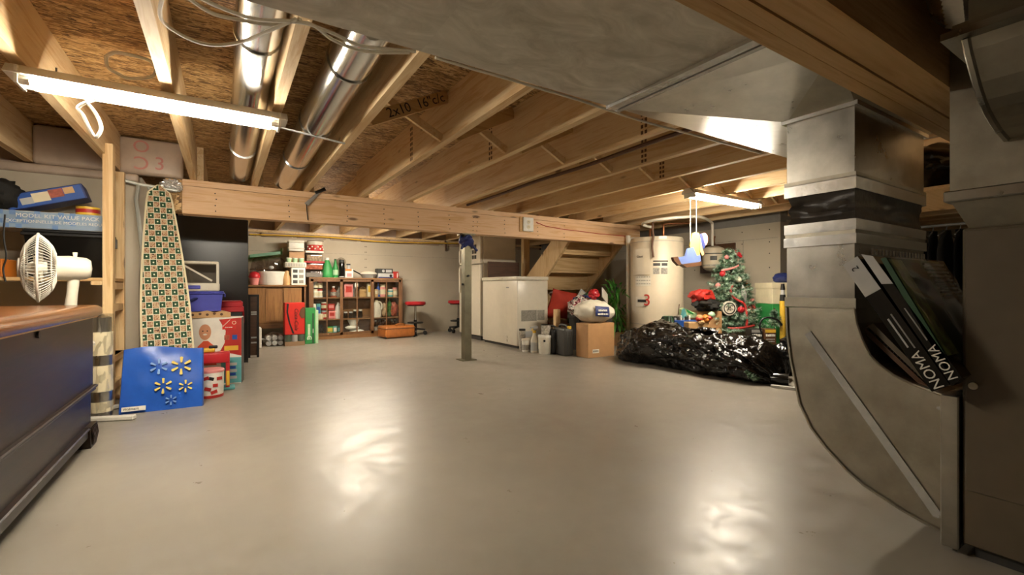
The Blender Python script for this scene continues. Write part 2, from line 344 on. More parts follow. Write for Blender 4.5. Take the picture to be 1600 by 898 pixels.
# steel post with base plate
pp = AZ(729, 562); pp.y = 3.905
pt = thing('steel_post', 'slim grey steel post under the middle of the long beam', 'post', (pp.x, pp.y, 0), 0)
MB().prism([(-.036, -.036), (.036, -.036), (.036, .036), (-.036, .036)], .006, ZB-.006, 'Z').build('column', 'post_steel', pt)
MB().span(-.075, .075, -.07, .07, 0, .008).build('base_plate', 'post_steel', pt); MB().span(-.07, .07, -.055, .055, ZB-.01, ZB).build('top_plate', 'post_steel', pt)
bo = MB().cyl((0, 0, 0), (0, -.012, 0), .011, n=6).mesh('bolt', 'rubber')
for z in (.72,): inst('bolt', bo, pt, (0, -.036, .80)); inst('bolt', bo, pt, (-.036, 0, z), (0, 0, -PI/2)); inst('bolt', bo, pt, (.036, 0, z), (0, 0, PI/2))
rg = MB()
def ragf(a, t):
    an = 2*PI*a; r = .048+.02*noise.noise(Vector((math.cos(an)*1.7, math.sin(an)*1.7, t*4)))+.022*math.sin(PI*t)
    return Vector((r*math.cos(an), r*math.sin(an), -.105*t+.012*math.sin(an*3)))
rg.grid(ragf, 28, 12, True)
ro = rg.build('work_rag', 'navy', None, True, (pp.x, pp.y, ZB-.02)); tag(ro, 'dark blue rag tied around the top of the steel post', 'cloth')
MB().tube([(-.05, -.03, -.09), (-.07, -.05, -.11), (-.075, -.05, -.13)], .012, 6).build('rag_end', 'navy', ro, True); MB().tube([(.04, -.05, -.09), (.06, -.06, -.12), (.085, -.06, -.14)], .013, 6).build('rag_end', 'navy', ro, True)
# outlet box on beam
op = AY(823, 351, 3.85); ob = thing('outlet_box', 'white double outlet plate on a wood block on the long beam', 'outlet', (op.x, 3.85, op.z))
MB().span(-.09, .05, -.012, 0, -.075, .075).build('backing_block', 'header_wood', ob); MB().span(-.058, .066, -.03, -.012, -.07, .072, .004).build('cover_plate', 'white', ob)
for z in (-.026, .026):
    so = MB().cyl((.004, -.03, z), (.004, -.033, z), .02, n=14).build('socket', 'cream', ob)
    for d in (-.006, .006): MB().span(.004+d-.0012, .004+d+.0012, -.0345, -.033, z-.005, z+.006).build('slot', 'ink', so)
# hammer hung on beam, and small clamp
hp = AY(483, 318, 3.83)
hm = thing('hanging_hammer', 'hammer with black head hooked over the top plate of the long beam', 'hammer', (hp.x, 3.825, hp.z))
MB().tube([(-.02, 0, -.01), (.05, 0, .07), (.075, 0, .10)], [.017, .012, .010], 8).build('handle', 'grey', hm, True)
MB().tube([(.045, 0, .085), (.08, 0, .105), (.115, 0, .125)], [.016, .014, .015], 8).build('head', 'black', hm, True)
MB().tube([(-.02, -.004, 0), (-.018, -.006, -.05), (-.01, -.006, -.13)], .004, 5).build('strap', 'black', hm)
cp = AY(695, 383, YF-.03); ct = thing('hung_saw', 'small hand tool hanging below the far sill beside the fridge', 'tool', (cp.x, YF-.04, cp.z))
MB().tube([(0, 0, .07), (.015, 0, .0), (.01, 0, -.09)], [.012, .015, .013], 8).build('handle', 'brown', ct, True); MB().span(.012, .04, -.004, .004, -.08, .06).build('blade', 'grey', ct)
def smooth(pts, n=6):
    out = []; P = [pts[0]]+pts+[pts[-1]]
    for i in range(1, len(P)-2):
        for k in range(n):
            t = k/n; a, b_, c, d = P[i-1], P[i], P[i+1], P[i+2]
            out.append(.5*((2*b_)+(c-a)*t+(2*a-5*b_+4*c-d)*t*t+(3*b_-a-3*c+d)*t**3))
    return out+[pts[-1]]
# ---------------------------------------------------------------- shop lights
def shop_light(x0, x1, y, z, label, tilt=0.0, cord=True):
    t = thing('shop_light', label, 'light', ((x0+x1)/2, y, z)); L = x1-x0
    t.rotation_euler = (0, tilt, 0)
    MB().prism([(-.05, .014), (-.045, .022), (-.02, .05), (.02, .05), (.045, .022), (.05, .014)], -L/2-.06, L/2+.06, 'X').build('housing', 'white', t)
    for s in (-1, 1):
        MB().cyl((-L/2, s*.024, 0), (L/2, s*.024, 0), .0135, n=12).build('tube', 'tube_light', t, True)
        for e in (-1, 1): MB().cyl((e*L/2, s*.024, 0), (e*(L/2+.03), s*.024, 0), .014, n=10).build('tube_cap', 'white', t)
    for e in (-1, 1):
        MB().span(e*(L/2+.03)-.004, e*(L/2+.03)+.004, -.045, .045, -.016, .042).build('end_plate', 'white', t)
        MB().tube([(e*L*.42, 0, .044), (e*L*.42+.004, .004, ZC-z-.0)] if False else [(e*L*.42, 0, .044), (e*L*.42, 0, ZJ-z+.01)], .003, 4).build('hanger', 'silver', t)
    return t
shop_light(-.545, .165, 2.16, 1.375, 'bright twin-tube shop light below the joists near the round metal pipes')
shop_light(2.96, 3.79, 2.16, 1.375, 'small bright twin-tube shop light hung in front of the water heater')
shop_light(.95, 1.75, 5.35, 1.395, 'twin-tube shop light behind the long beam above the glass-door cabinet')
# cords at first shop light
tag(MB().tube(smooth([AY(u, v, 2.15) for u, v in ((166, 88), (168, 104), (182, 114), (200, 122), (222, 122), (240, 118), (243, 106), (232, 94), (205, 86), (180, 82), (166, 88))]), .006, 6).build('lamp_cord', 'white', None, True), 'white coiled lamp cord under the joist beside the long shop light', 'cord')
bow = [AY(u, v, 2.14) for u, v in ((135, 160), (150, 178), (158, 200), (150, 214), (142, 205), (130, 180), (122, 168), (140, 158), (165, 150), (185, 142))]
tag(MB().tube(smooth(bow), .006, 6).build('lamp_cord', 'white', None, True), 'white looped cord tied below the long shop light', 'cord')
# ---------------------------------------------------------------- round ducts and cables in the joist bays
def round_duct(x, y0, y1, z, r, label):
    t = thing('round_duct', label, 'duct', (x, 0, z)); ys = [y0+(y1-y0)*i/4 for i in range(5)]
    for a, b_ in zip(ys, ys[1:]): MB().cyl((0, a, 0), (0, b_+.01, 0), r, r*.985, 24, False).build('pipe_section', 'pipe_metal', t, True)
    for a in ys[1:-1]: MB().tube([(r*1.02*math.cos(2*PI*i/24), a, r*1.02*math.sin(2*PI*i/24)) for i in range(24)], .004, 5, True).build('crimp_ring', 'pipe_metal', t, True)
    return t
round_duct(.095, 1.0, 3.84, 1.525, .068, 'round galvanized pipe in the joist bay over the end of the long shop light')
rd = round_duct(.385, 1.0, 3.84, 1.512, .078, 'round galvanized pipe in the joist bay beside the lettered bridging strip')
MB().bar((-.22, 2.42, -.055), (.135, 2.42, -.088), .016, .004).build('hanger_strap', 'silver', rd)
def cable(pts, r, label, mt='cable'):
    return tag(MB().tube(pts, r, 6).build('cable', mt, None, True), label, 'cable')
zc = 1.41
cable(smooth([AZ(u, v, zc) for u, v in ((255, -10), (252, 30), (290, 58), (330, 70), (375, 66), (420, 48), (462, 30))]), .005, 'pale cable sagging from the joist toward the trunk duct edge, loose lower loop')
cable(smooth([AZ(u, v, zc+.01) for u, v in ((285, -10), (330, 20), (380, 32), (430, 38), (470, 30))]), .005, 'pale cable in the upper bundle crossing beside the first round pipe')
cable(smooth([AZ(u, v, zc) for u, v in ((300, -10), (345, 12), (400, 30), (450, 33), (490, 40), (520, 62), (570, 80), (640, 82))]), .005, 'pale cable running under two joists along the trunk duct edge')
cable(smooth([AZ(u, v, zc+.012) for u, v in ((480, 36), (520, 52), (560, 70), (600, 76), (650, 80))]), .005, 'second pale cable crossing the larger round pipe near the trunk duct')
cable(smooth([AZ(u, v, 1.425) for u, v in ((680, 90), (730, 105), (790, 122), (850, 140), (910, 158), (1000, 188), (1100, 215), (1190, 240))]), .005, 'pale cable stapled to joist undersides along the trunk duct')
cable(smooth([Vector((1.96, y, 1.475+.004*math.sin(y*5))) for y in (1.0, 1.6, 2.2, 2.8, 3.3, 3.9)]), .012, 'brown pipe running in a joist bay over the fridge side of the beam', 'brown')
for y in (1.55, 2.0, 2.6, 3.2): pass
cable(smooth([AY(u, v, 3.86) for u, v in ((330, 291), (480, 305), (650, 322), (760, 333), (860, 345), (930, 352), (1000, 352))]), .006, 'tan cable lying along the top plate of the long beam', 'tan')
cable(smooth([AY(u, v, 6.6) for u, v in ((390, 366), (450, 368), (520, 371), (590, 377), (650, 379), (715, 380))]), .009, 'yellow gas line running along the far sill under the joists', 'yellow')
def heap(c, r, seed, sq=1.0, amp=.22, fr=2.2, n=36, m=22, flat=0.0):
    mb = MB()
    def f(a, t):
        an = 2*PI*a; ph = PI*t; d = Vector((math.sin(ph)*math.cos(an), math.sin(ph)*math.sin(an), math.cos(ph)))
        k = 1+amp*noise.fractal(d*fr+Vector((seed, seed*.7, 0)), 1.0, 2.0, 3)
        return Vector((c[0]+d.x*r[0]*k, c[1]+d.y*r[1]*k, max(c[2]+d.z*r[2]*k, c[2]-r[2]*(1-flat))))
    mb.grid(f, n, m, True); return mb
# ================================================================ ducts and furnace
X0, X1, Y0, Y1 = 1.62, 2.20, .613, .81          # return drop
ZT = 1.33; YT = AZ(700, 94, ZT).y; YT = (YT+AZ(950, 164, ZT).y)/2; XS = AZ(952, 165, ZT).x; XE = 2.42
tr = thing('trunk_duct', 'wide flat galvanized trunk duct under the joists with a tapered end over the drop', 'duct')
MB().span(XL+.3, XS, .54, YT, ZT, ZJ-.004).build('trunk_section', 'trunk_metal', tr)
# shallow cross-break creases: pressed panels on the underside
for a, b_ in ((-1.0, -.2), (-.2, .45), (.45, XS)):
    cx, cy = (a+b_)/2, (.54+YT)/2; d = .006; q = [(a, .54), (b_, .54), (b_, YT), (a, YT)]; mb = MB()
    for i in range(4): mb.face([(q[i][0], q[i][1], ZT-.0005), (q[(i+1) % 4][0], q[(i+1) % 4][1], ZT-.0005), (cx, cy, ZT-d)])
    mb.build('pressed_panel', 'trunk_metal', tr)
for i, dx in enumerate((0, .022, .044)): MB().span(XS+dx-.009, XS+dx+.009, .545, YT+.004, ZT-.012+.003*(i == 1), ZT+.03).build('drive_cleat', 'galv_bright', tr)
zb = 1.252; S1 = (XS+.05, YT, ZT); S2 = (XS+.05, .545, ZT); D1 = (X0, Y1, zb); D2 = (X0, Y0, zb); D3 = (X1, Y0, zb); D4 = (X1, Y1, zb); E1 = (XE, YT, ZT); E2 = (XE, .545, ZT)
mid = (X0-.08, Y0+.02, zb+.012)
MB().face([S1, D1, (S2[0]+.35*(X0-S2[0]), .55, ZT-.018)]).face([S1, S2, (S2[0]+.35*(X0-S2[0]), .55, ZT-.018)]).build('taper_panel', 'galvanized', tr)
MB().face([D1, D2, (S2[0]+.35*(X0-S2[0]), .55, ZT-.018)]).build('taper_panel', 'galv_dull', tr)
MB().face([S1, D1, D4, E1]).build('taper_side', 'galvanized', tr)
MB().face([(S2[0]+.35*(X0-S2[0]), .55, ZT-.018), D2, D3, E2]).face([S2, (S2[0]+.35*(X0-S2[0]), .55, ZT-.018), E2]).build('taper_side', 'galv_dull', tr)
MB().face([D3, D4, E1, E2]).build('taper_side', 'galv_dull', tr)
MB().span(S1[0], XE, .545, YT, ZT, ZJ-.004).build('end_section', 'galvanized', tr)
# return air drop
dr = thing('return_drop', 'square galvanized return air drop with black fabric collar and curved elbow', 'duct')
def zc_(v): return H + (CY-v)/F*(X0/ray(1335, 449).x)
def sleeve(name, v0, v1, mt, g=0.0, bev=0):
    return MB().span(X0-g, X1+g, Y0-g, Y1+g, zc_(v1), zc_(v0), bev).build(name, mt, dr)
sleeve('top_flange', 158, 165, 'galv_bright', .012); sleeve('upper_section', 163, 270, 'galvanized'); sleeve('band', 268, 275, 'galv_dull', .006); sleeve('band', 274, 294, 'galv_bright', .006)
# fabric collar, pinched in the middle
rows = 9; mb = MB()
def collar(a, t):
    per = [(X0, Y1), (X0, Y0), (X1, Y0), (X1, Y1)]; k = a*4; i = int(k) % 4; f = k-int(k); p = Vector(per[i]).lerp(Vector(per[(i+1) % 4]), f); c = Vector(((X0+X1)/2, (Y0+Y1)/2))
    pin = -.018*math.sin(PI*t)+.016*noise.noise(Vector((p.x*9+t*3, p.y*14, t*5)))*math.sin(PI*t)
    d = (p-c).normalized(); return Vector((p.x+d.x*pin, p.y+d.y*pin, zc_(290)+(zc_(345)-zc_(290))*t))
plain('canvas', '#37312a', .42, 0, .2, 30, bmp=.2)
mb.grid(collar, 96, 14, True).build('fabric_collar', 'canvas', dr, 50)
sleeve('band', 341, 358, 'galv_bright', .006); sleeve('band', 356, 366, 'galv_dull', .004); sleeve('band', 364, 380, 'galv_bright', .007); sleeve('lower_section', 378, 468, 'galvanized'); sleeve('band', 466, 482, 'galv_dull', .005)
tm = MB().span(-.0, .012, 0, .003, 0, .018).mesh('tab', 'galv_bright')
for i in range(17): inst('tab', tm, dr, (X0+.09+.028*i, Y0-.012, zc_(396)))
outer = [AX(u, v, X0) for u, v in ((1230, 480), (1231, 520), (1236, 560), (1250, 630), (1268, 668), (1292, 700), (1325, 735), (1350, 757), (1408, 795), (1440, 813), (1474, 830))]
inner = [AX(u, v, X0) for u, v in ((1475, 618), (1450, 609), (1425, 600), (1397, 586), (1375, 570), (1360, 555), (1347, 528), (1339, 505), (1334, 480))]
outer = [(p.y, max(p.z, .02)) for p in outer]; inner = [(p.y, p.z) for p in inner]
outer[0] = (Y1, outer[0][1]); inner[-1] = (Y0, inner[-1][1])
MB().prism(outer+inner, X0, X1, 'X').build('elbow', 'galv_dull', dr)
# edge seam along the outer curve
MB().tube([(X0-.002, y, z) for y, z in outer], .005, 6).build('seam', 'galv_dull', dr, True); MB().tube([(X0-.002, y, z) for y, z in inner], .004, 6).build('seam', 'galv_dull', dr, True)
a = AX(1262, 520, X0-.003); b_ = AX(1466, 806, X0-.003); MB().bar(a, b_, .003, .022, Vector((0, 1, 1))).build('brace_strip', 'galv_bright', dr)
f0 = AX(1476, 616, 1.60); f1 = AX(1500, 612, 1.60)
MB().span(1.598, X1+.01, .376, .412, .012, f0.z, .003).build('end_flange', 'galvanized', dr)
sc = MB().cyl((0, 0, 0), (-.006, 0, 0), .005, n=6).mesh('screw', 'galv_bright')
for u, v in ((1468, 637), (1466, 806)): p = AX(u, v, X0-.003); inst('screw', sc, dr, (X0-.003, p.y, p.z))
# furnace
fu = thing('furnace', 'brown-grey sheet metal furnace cabinet standing beside the curved duct elbow', 'furnace')
FY1 = .372; ZF = AX(1510, 357, 1.612).z
MB().span(1.61, 2.28, -.38, FY1, .03, ZF, .004).build('cabinet', 'furnace_paint', fu); MB().span(1.63, 2.26, -.36, FY1-.02, 0, .03).build('base', 'dkgrey', fu)
MB().span(1.606, 1.611, -.37, FY1-.006, ZF*.5-.25, ZF-.006, .002).build('door_panel', 'furnace_paint', fu)
kp = AX(1523, 602, 1.606); MB().lathe([(0, 0), (.004, 0), (.004, .008), (.009, .011), (.009, .016), (0, .019)], 12, M=Matrix.Rotation(-PI/2, 3, 'Y')).build('knob', 'offwhite', fu, True, (1.606, kp.y, kp.z))
pl = thing('supply_plenum', 'galvanized plenum box with tapered skirt on top of the furnace', 'duct')
PX0 = 1.56; zb0 = AX(1484, 313, PX0).z; PY = AX(1484, 313, PX0).y; zb1 = zb0+.052
q = [(1.612, FY1-.012, ZF), (PX0, PY, zb0)]; mb = MB()
lo = [(1.615, FY1-.012), (2.27, FY1-.012), (2.27, -.37), (1.615, -.37)]; hi = [(PX0, PY), (2.33, PY), (2.33, -.42), (PX0, -.42)]
for i in range(4):
    j = (i+1) % 4; mb.face([(*lo[i], ZF-.001), (*lo[j], ZF-.001), (*hi[j], zb0), (*hi[i], zb0)])
mb.build('skirt', 'galv_dull', pl); MB().span(PX0-.012, 2.34, -.43, PY+.010, zb0-.006, zb0+.022, .003).build('drive_band', 'galvanized', pl)
MB().span(PX0, 2.33, -.42, PY, zb0+.02, ZJ-.005).build('box', 'galv_dull', pl)
cr = [(AY(u, v, .282)) for u, v in ((1511, 59), (1515, 80), (1521, 103), (1528, 130), (1537, 157), (1543, 172), (1552, 188), (1562, 203), (1574, 217))]
so = thing('supply_elbow', 'curved sheet metal take-off duct on the side of the plenum above the furnace', 'duct')
prof = [(p.x, p.z) for p in cr]; prof = [(min(x, PX0-.001), z) for x, z in prof]+[(PX0-.001, prof[-1][1]), (PX0-.001, prof[0][1])]
MB().prism(prof, -.42, .282, 'Y').build('curved_body', 'galv_dull', so)
MB().tube([(p.x, .284, p.z) for p in cr], .007, 6).build('rim_seam', 'galvanized', so, True)
zf = cr[0].z; MB().span(cr[0].x-.03, PX0-.002, -.45, .315, zf-.002, zf+.012).build('flange', 'galvanized', so); MB().span(cr[0].x-.018, PX0-.002, -.44, .30, zf+.012, zf+.026).build('flange', 'galv_dull', so)
MB().span(cr[0].x, PX0-.002, -.42, .28, zf+.026, ZJ-.006).build('riser', 'galv_dull', so)
fx = thing('flexible_duct', 'ribbed flexible foil duct between the beam and the joists over the furnace', 'duct')
rr = [.10+.008*(i % 2) for i in range(40)]
MB().tube([Vector((1.0+.010*i, .22+.002*i, 1.34)) for i in range(40)], [x*.75 for x in rr], 14).build('ribbed_hose', 'galvanized', fx)
# ---------------------------------------------------------------- long boxes wedged between elbow and furnace
def wedge(name, label, px, x0, x1, mt):
    P = [AX(u, v, x0) for u, v in px]; P = [Vector((p.x, max(p.y, .377 if name == 'turf_package' else .3), p.z)) for p in P]; t = thing(name, label, 'box'); MB().prism([(p.y, p.z) for p in P], x0, x1, 'X').build('carton', mt, t); return t, P
t, P = wedge('lights_carton', 'long black printed carton with pale end, outermost of the cartons wedged behind the elbow', ((1317, 414), (1340, 400), (1484, 601), (1456, 612)), 1.53, 2.03, 'black_gloss')
def along(P, x, s0, s1, mt, parent, e=.0015, w0=.0, w1=1.0):
    A, B, Cc, D = P; pts = []
    for (s, w_) in ((s0, w0), (s0, w1), (s1, w1), (s1, w0)):
        p = A.lerp(D, s).lerp(B.lerp(Cc, s), w_); pts.append((p.y, p.z))
    return MB().prism(pts, x-e, x, 'X').build('print_panel', mt, parent)
def spine_text(P, x, s, txt, size, parent, w_=.5, mt='white'):
    A, B, Cc, D = P; p = A.lerp(D, s).lerp(B.lerp(Cc, s), w_); d = (A-D).normalized(); ang = math.atan2(d.z, -d.y)
    o = text(txt, size, mt, parent, (x-.002, p.y, p.z), name='lettering'); R = Matrix(((0, 0, -1), (d.y, d.z, 0), (d.z, -d.y, 0)))
    o.rotation_euler = R.to_euler(); return o
along(P, 1.53, 0, .28, 'silver', t); spine_text(P, 1.53, .87, 'NOMA', .033, t, .5); along(P, 1.53, .46, .72, 'grey', t, .002, .60, .68); along(P, 1.53, .48, .70, 'silver', t, .002, .30, .40); spine_text(P, 1.53, .07, '2', .025, t, .5, 'ink')
t, P = wedge('lights_carton', 'long black printed carton with pale end, second among those wedged behind the elbow', ((1346, 397), (1364, 400), (1503, 590), (1487, 603)), 1.53, 1.606, 'black_gloss')
along(P, 1.53, 0, .25, 'silver', t); spine_text(P, 1.53, .86, 'NOMA', .03, t, .5); along(P, 1.53, .45, .70, 'grey', t, .002, .45, .56)
for i in range(0): pass
t, P = wedge('turf_package', 'clear wrapped package with green grassy print leaning behind the black cartons', ((1376, 404), (1384, 402), (1512, 568), (1508, 590)), 1.53, 1.95, 'dkgreen')
A, B, Cc, D = P
plain('grass_print', '#7d9150', .4, 0, .6, 40)
n_ = Vector((0, B.y-A.y, B.z-A.z)).normalized()*.002
mb = MB(); mb.face([Vector((1.535, *(B.lerp(Cc, .02)+n_)[1:])), Vector((1.625, *(B.lerp(Cc, .02)+n_)[1:])), Vector((1.625, *(B.lerp(Cc, .95)+n_)[1:])), Vector((1.535, *(B.lerp(Cc, .95)+n_)[1:]))]).build('grass_strip', 'grass_print', t)
mb = MB(); mb.face([Vector((1.68, *(B.lerp(Cc, .03)+n_)[1:])), Vector((1.75, *(B.lerp(Cc, .03)+n_)[1:])), Vector((1.75, *(B.lerp(Cc, .5)+n_)[1:])), Vector((1.68, *(B.lerp(Cc, .5)+n_)[1:]))]).build('print_panel', 'black', t)
rib = MB()
for k in range(9):
    p = B.lerp(Cc, .05+.045*k)+n_*3; rib.bar(Vector((1.77, p.y, p.z)), Vector((1.94, p.y, p.z)), .006, .006)
rib.build('tray_ribs', 'silver', t)
mb = MB(); mb.grid(lambda i, j: Vector((1.527+.43*i, *(B.lerp(Cc, j)+n_*(5+4*noise.noise(Vector((i*5, j*7, 1)))))[1:])), 14, 18).build('wrapping', 'film', t, True)
t, P = wedge('filter_pack', 'flat ridged brown filter pack lying lowest against the inside of the elbow', ((1344, 515), (1352, 512), (1456, 609), (1446, 609)), 1.66, 2.05, 'brown')
A, B, Cc, D = P; rib = MB()
for k in range(16):
    p = B.lerp(Cc, .05+.05*k); rib.bar(Vector((1.665, p.y+.002, p.z+.002)), Vector((1.9, p.y+.002, p.z+.002)), .004, .006)
rib.build('pleats', 'dkgrey', t)
t, P = wedge('filter_pack', 'olive flat pack tucked between the ridged filter pack and the black cartons', ((1356, 510), (1364, 505), (1462, 603), (1457, 607)), 1.66, 2.0, 'furnace_paint')
# ---------------------------------------------------------------- dark end of the room: clothes rail
for i in range(11):
    x = 6.0; y = 1.0+.1*i; c = ['black_cloth', 'black', 'dkgrey'][i % 3]
    t = thing('hung_garment', 'dark garment on a hanger on the rail beyond the furnace', 'clothes', (x, y, 1.22), PI/2+random.uniform(-.12, .12), 'garments on the rail')
    MB().tube(smooth([Vector(p) for p in ((0, .02, .075), (0, -.01, .09), (0, -.02, .07), (0, 0, .05), (0, 0, .03))]), .003, 5).build('hook', 'silver', t)
    MB().tube([(0, -.2, -.03), (0, 0, .035), (0, .2, -.03)], .007, 5).build('hanger_arm', 'grey', t)
    def gf(a, tt, i=i):
        an = 2*PI*a; wy = (.04+.17*min(1, tt*7))*(1+.06*noise.noise(Vector((i, tt*3, 0)))); return Vector((.03*math.sin(an)*(1+.3*noise.noise(Vector((an, tt*4, i)))), wy*math.cos(an), .03-.06*min(1, tt*6)-.75*tt))
    MB().grid(gf, 16, 10, True).build('cloth', c, t, True)
rr_ = thing('clothes_rail', 'metal clothes rail with dark garments beyond the furnace', 'clothes rack')
MB().cyl((6.0, .9, 1.305), (6.0, 2.1, 1.305), .012, n=8).build('rail', 'silver', rr_)
for x, y in ((6.0, .9), (6.0, 2.1)): MB().cyl((x, y, 0), (x, y, 1.325), .014, n=8).build('upright', 'silver', rr_)

# shelf with a dark bundle, added to darken the gap between drop and plenum
hs = thing('darkening_shelf', 'small white-edged shelf added behind the return drop to carry the darkening bundle', 'shelf', (0, 0, 0))
MB().span(2.62, 3.35, .56, 1.0, 1.118, 1.132).build('board', 'header_wood', hs); MB().span(2.615, 3.355, .555, .56, 1.114, 1.136).build('edge_strip', 'white', hs)
for x in (2.66, 3.3):
    for y in (.58, .97): MB().span(x-.012, x+.012, y-.002, y+.002, 1.12, ZJ).build('hanger_strap', 'silver', hs)
tag(heap((2.97, .78, 1.255), (.30, .17, .125), 17, amp=.12, n=40, m=22, flat=.08).build('darkening_bundle', 'black_gloss', None, True), 'black plastic bundle added on the small hanging shelf to darken the gap behind the return drop', 'bundle')
tag(heap((2.72, .62, 1.16), (.03, .03, .03), 18, amp=.1, n=18, m=12, flat=.05).build('twine_ball', 'tan', None, True), 'tan ball of twine on the small hanging shelf', 'twine')
# ================================================================ left side
def carton(name, label, loc, size, mt, rz=0.0, group=None, cat='box', lid=True, bev=.004, tape=None):
    """box with its base centre at loc, front towards local -Y"""
    t = thing(name, label, cat, loc, rz, group); sx, sy, sz = size
    MB().span(-sx/2, sx/2, -sy/2, sy/2, 0, sz, bev).build('body', mt, t)
    if lid: MB().span(-sx/2-.0008, sx/2+.0008, -.0015, .0015, sz-.001, sz+.0012).build('flap_seam', 'dkgrey', t)
    return t
def panel(t, x0, x1, z0, z1, y, mt, name='print_panel'):
    return MB().span(x0, x1, y-.0015, y, z0, z1).build(name, mt, t)
def turned(name, label, loc, prof, mt, cat, group=None, n=20, capprof=None, capm=None, band=None, bandm=None, sx=1, sy=1):
    t = thing(name, label, cat, loc, 0, group); MB().lathe(prof, n, sx=sx, sy=sy).build('body', mt, t, 35)
    if capprof: MB().lathe(capprof, n, sx=sx, sy=sy).build('cap', capm, t, 35)
    if band:
        r, a, b_ = band; MB().lathe([(r, a), (r*1.012, a), (r*1.012, b_), (r, b_)], n, sx=sx, sy=sy).build('label_band', bandm, t, 35)
    return t
# ---- cedar chest, front facing +X
c0 = AZ(145, 690); CXF = c0.x; CYF = c0.y; CL = 1.25; CW = .46; ZTOP = .612
ch = thing('cedar_chest', 'dark low wooden blanket chest with rounded brown top and carved feet', 'chest', (CXF, CYF, 0))
MB().span(-CW, 0, -CL, 0, .25, ZTOP-.05).build('body', 'chest_body', ch); MB().span(-CW, -.006, -CL+.006, -.006, .075, .245).build('drawer_base', 'chest_body', ch)
prf = [(-CW-.02, ZTOP-.048), (.022, ZTOP-.048), (.03, ZTOP-.036), (.027, ZTOP-.012), (.012, ZTOP-.002), (-.02, ZTOP), (-CW-.02, ZTOP)]
MB().prism(prf, -CL-.02, .02, 'Y').build('lid', 'chest_top', ch, 50); MB().span(-CW, .016, -CL, .012, ZTOP-.054, ZTOP-.049).build('lid_edge_glint', 'tan', ch)  # pale strip stands in for light reflected along the lid's lower edge
for z, d in ((.25, .016), (.238, .010), (.085, .014)): MB().span(-CW, d, -CL-.01, d, z-.006, z+.006, .004).build('moulding', 'chest_body', ch)
MB().span(-.02, .008, -CL+.12, -.12, .045, .082, .006).build('apron', 'chest_body', ch)
for y in (-.06, -CL+.06, -.62): 
    if y == -.62: continue
    fo = MB().prism([(-.06, .092), (.06, .092), (.055, .06), (.07, .03), (.05, .0), (-.05, .0), (-.06, .04)], -.03, .014, 'X').build('foot', 'chest_body', ch, None, (0, y, 0))
    for k in range(5): MB().tube([(.014, -.04+.02*k, .085), (.019, -.035+.018*k, .05), (.014, -.025+.012*k, .012)], .006, 6).build('carving', 'chest_body', fo, True)
for y in (-.06,): MB().prism([(-.06, .09), (.006, .09), (.006, 0), (-.05, 0)], -.06, .012, 'Y').build('foot', 'chest_body', ch)
kp = AX(58, 523, CXF); MB().cyl((0, kp.y-CYF, kp.z), (.006, kp.y-CYF, kp.z), .011, n=12).build('keyhole_plate', 'black', ch)
# back stretch of the carved fan on the near foot is built above; fan stands on a low crate behind the chest
fp = AD(60, 418, 2.06)
fb = ZTOP-.13
cr_ = thing('low_crate', 'low slatted wooden crate behind the dark chest, under the white fan', 'crate', (fp.x, fp.y+.02, 0))
zz = .40
for k in range(4): MB().span(-.13, .11, -.13, -.115, .02+.1*k, .10+.1*k).build('slat', 'stud_wood', cr_); MB().span(-.13, .11, .115, .13, .02+.1*k, .10+.1*k).build('slat', 'stud_wood', cr_)
for sx in (-1, 1):
    for sy in (-1, 1): MB().span(sx*.1-.03, sx*.1, sy*.1-.015, sy*.1+.015, 0, zz).build('corner_post', 'stud_wood', cr_)
MB().span(-.13, .11, -.13, .13, zz, zz+.015).build('top_board', 'stud_wood', cr_)
# ---- desk fan: axis points left-forward
fan = thing('desk_fan', 'white wire-caged desk fan behind the dark chest', 'fan', (fp.x, fp.y, zz+.015))
ax = (RT*-.72+FW*-.70).normalized(); hz = fp.z-(zz+.015); side = Vector((0, 0, 1)).cross(ax).normalized(); Z = Vector((0, 0, 1))
RC = PX(53, fp); hub = Vector((0, 0, hz))
def cage(sgn, depth, nw, name):
    mb = MB()
    for i in range(nw):
        a = 2*PI*i/nw; rd_ = side*math.cos(a)+Z*math.sin(a)
        mb.tube([hub+rd_*(.03+(RC-.03)*s)+ax*(sgn*depth*(1-s**2.6)) for s in (0, .3, .55, .75, .88, .96, 1)], .0016, 4)
    for s in (.62,): mb.tube([hub+(side*math.cos(2*PI*i/40)+Z*math.sin(2*PI*i/40))*(.03+(RC-.03)*s)+ax*(sgn*depth*(1-s**2.6)) for i in range(40)], .002, 4, True)
    return mb.build(name, 'white', fan)
cage(1, .055, 60, 'front_grille'); cage(-1, .06, 60, 'rear_grille')
MB().tube([hub+(side*math.cos(2*PI*i/48)+Z*math.sin(2*PI*i/48))*RC for i in range(48)], .005, 6, True).build('rim_ring', 'white', fan, True)
def axm(v): return Matrix((side, Z, v)).transposed()
MB().lathe([(0, .056), (.042, .054), (.042, .062), (.03, .066), (0, .067)], 20, c=hub, M=axm(ax)).build('front_badge', 'white', fan, True)
MB().lathe([(0, -.03), (.028, -.028), (.028, .02), (.02, .034), (0, .036)], 16, c=hub, M=axm(ax)).build('blade_hub', 'white', fan, True)
for k in range(3):
    a0 = 2*PI*k/3
    MB().grid(lambda i, j, a0=a0: hub+(side*math.cos(a0+(i-.5)*1.5*(1-.25*j))+Z*math.sin(a0+(i-.5)*1.5*(1-.25*j)))*(.025+(RC-.045)*j)+ax*(.03*(i-.5)), 8, 6).build('blade', 'offwhite', fan, True)
MB().lathe([(0, -.05), (.055, -.055), (.058, -.10), (.05, -.16), (.038, -.175), (0, -.18)], 20, c=hub, M=axm(ax)).build('motor_housing', 'offwhite', fan, True)
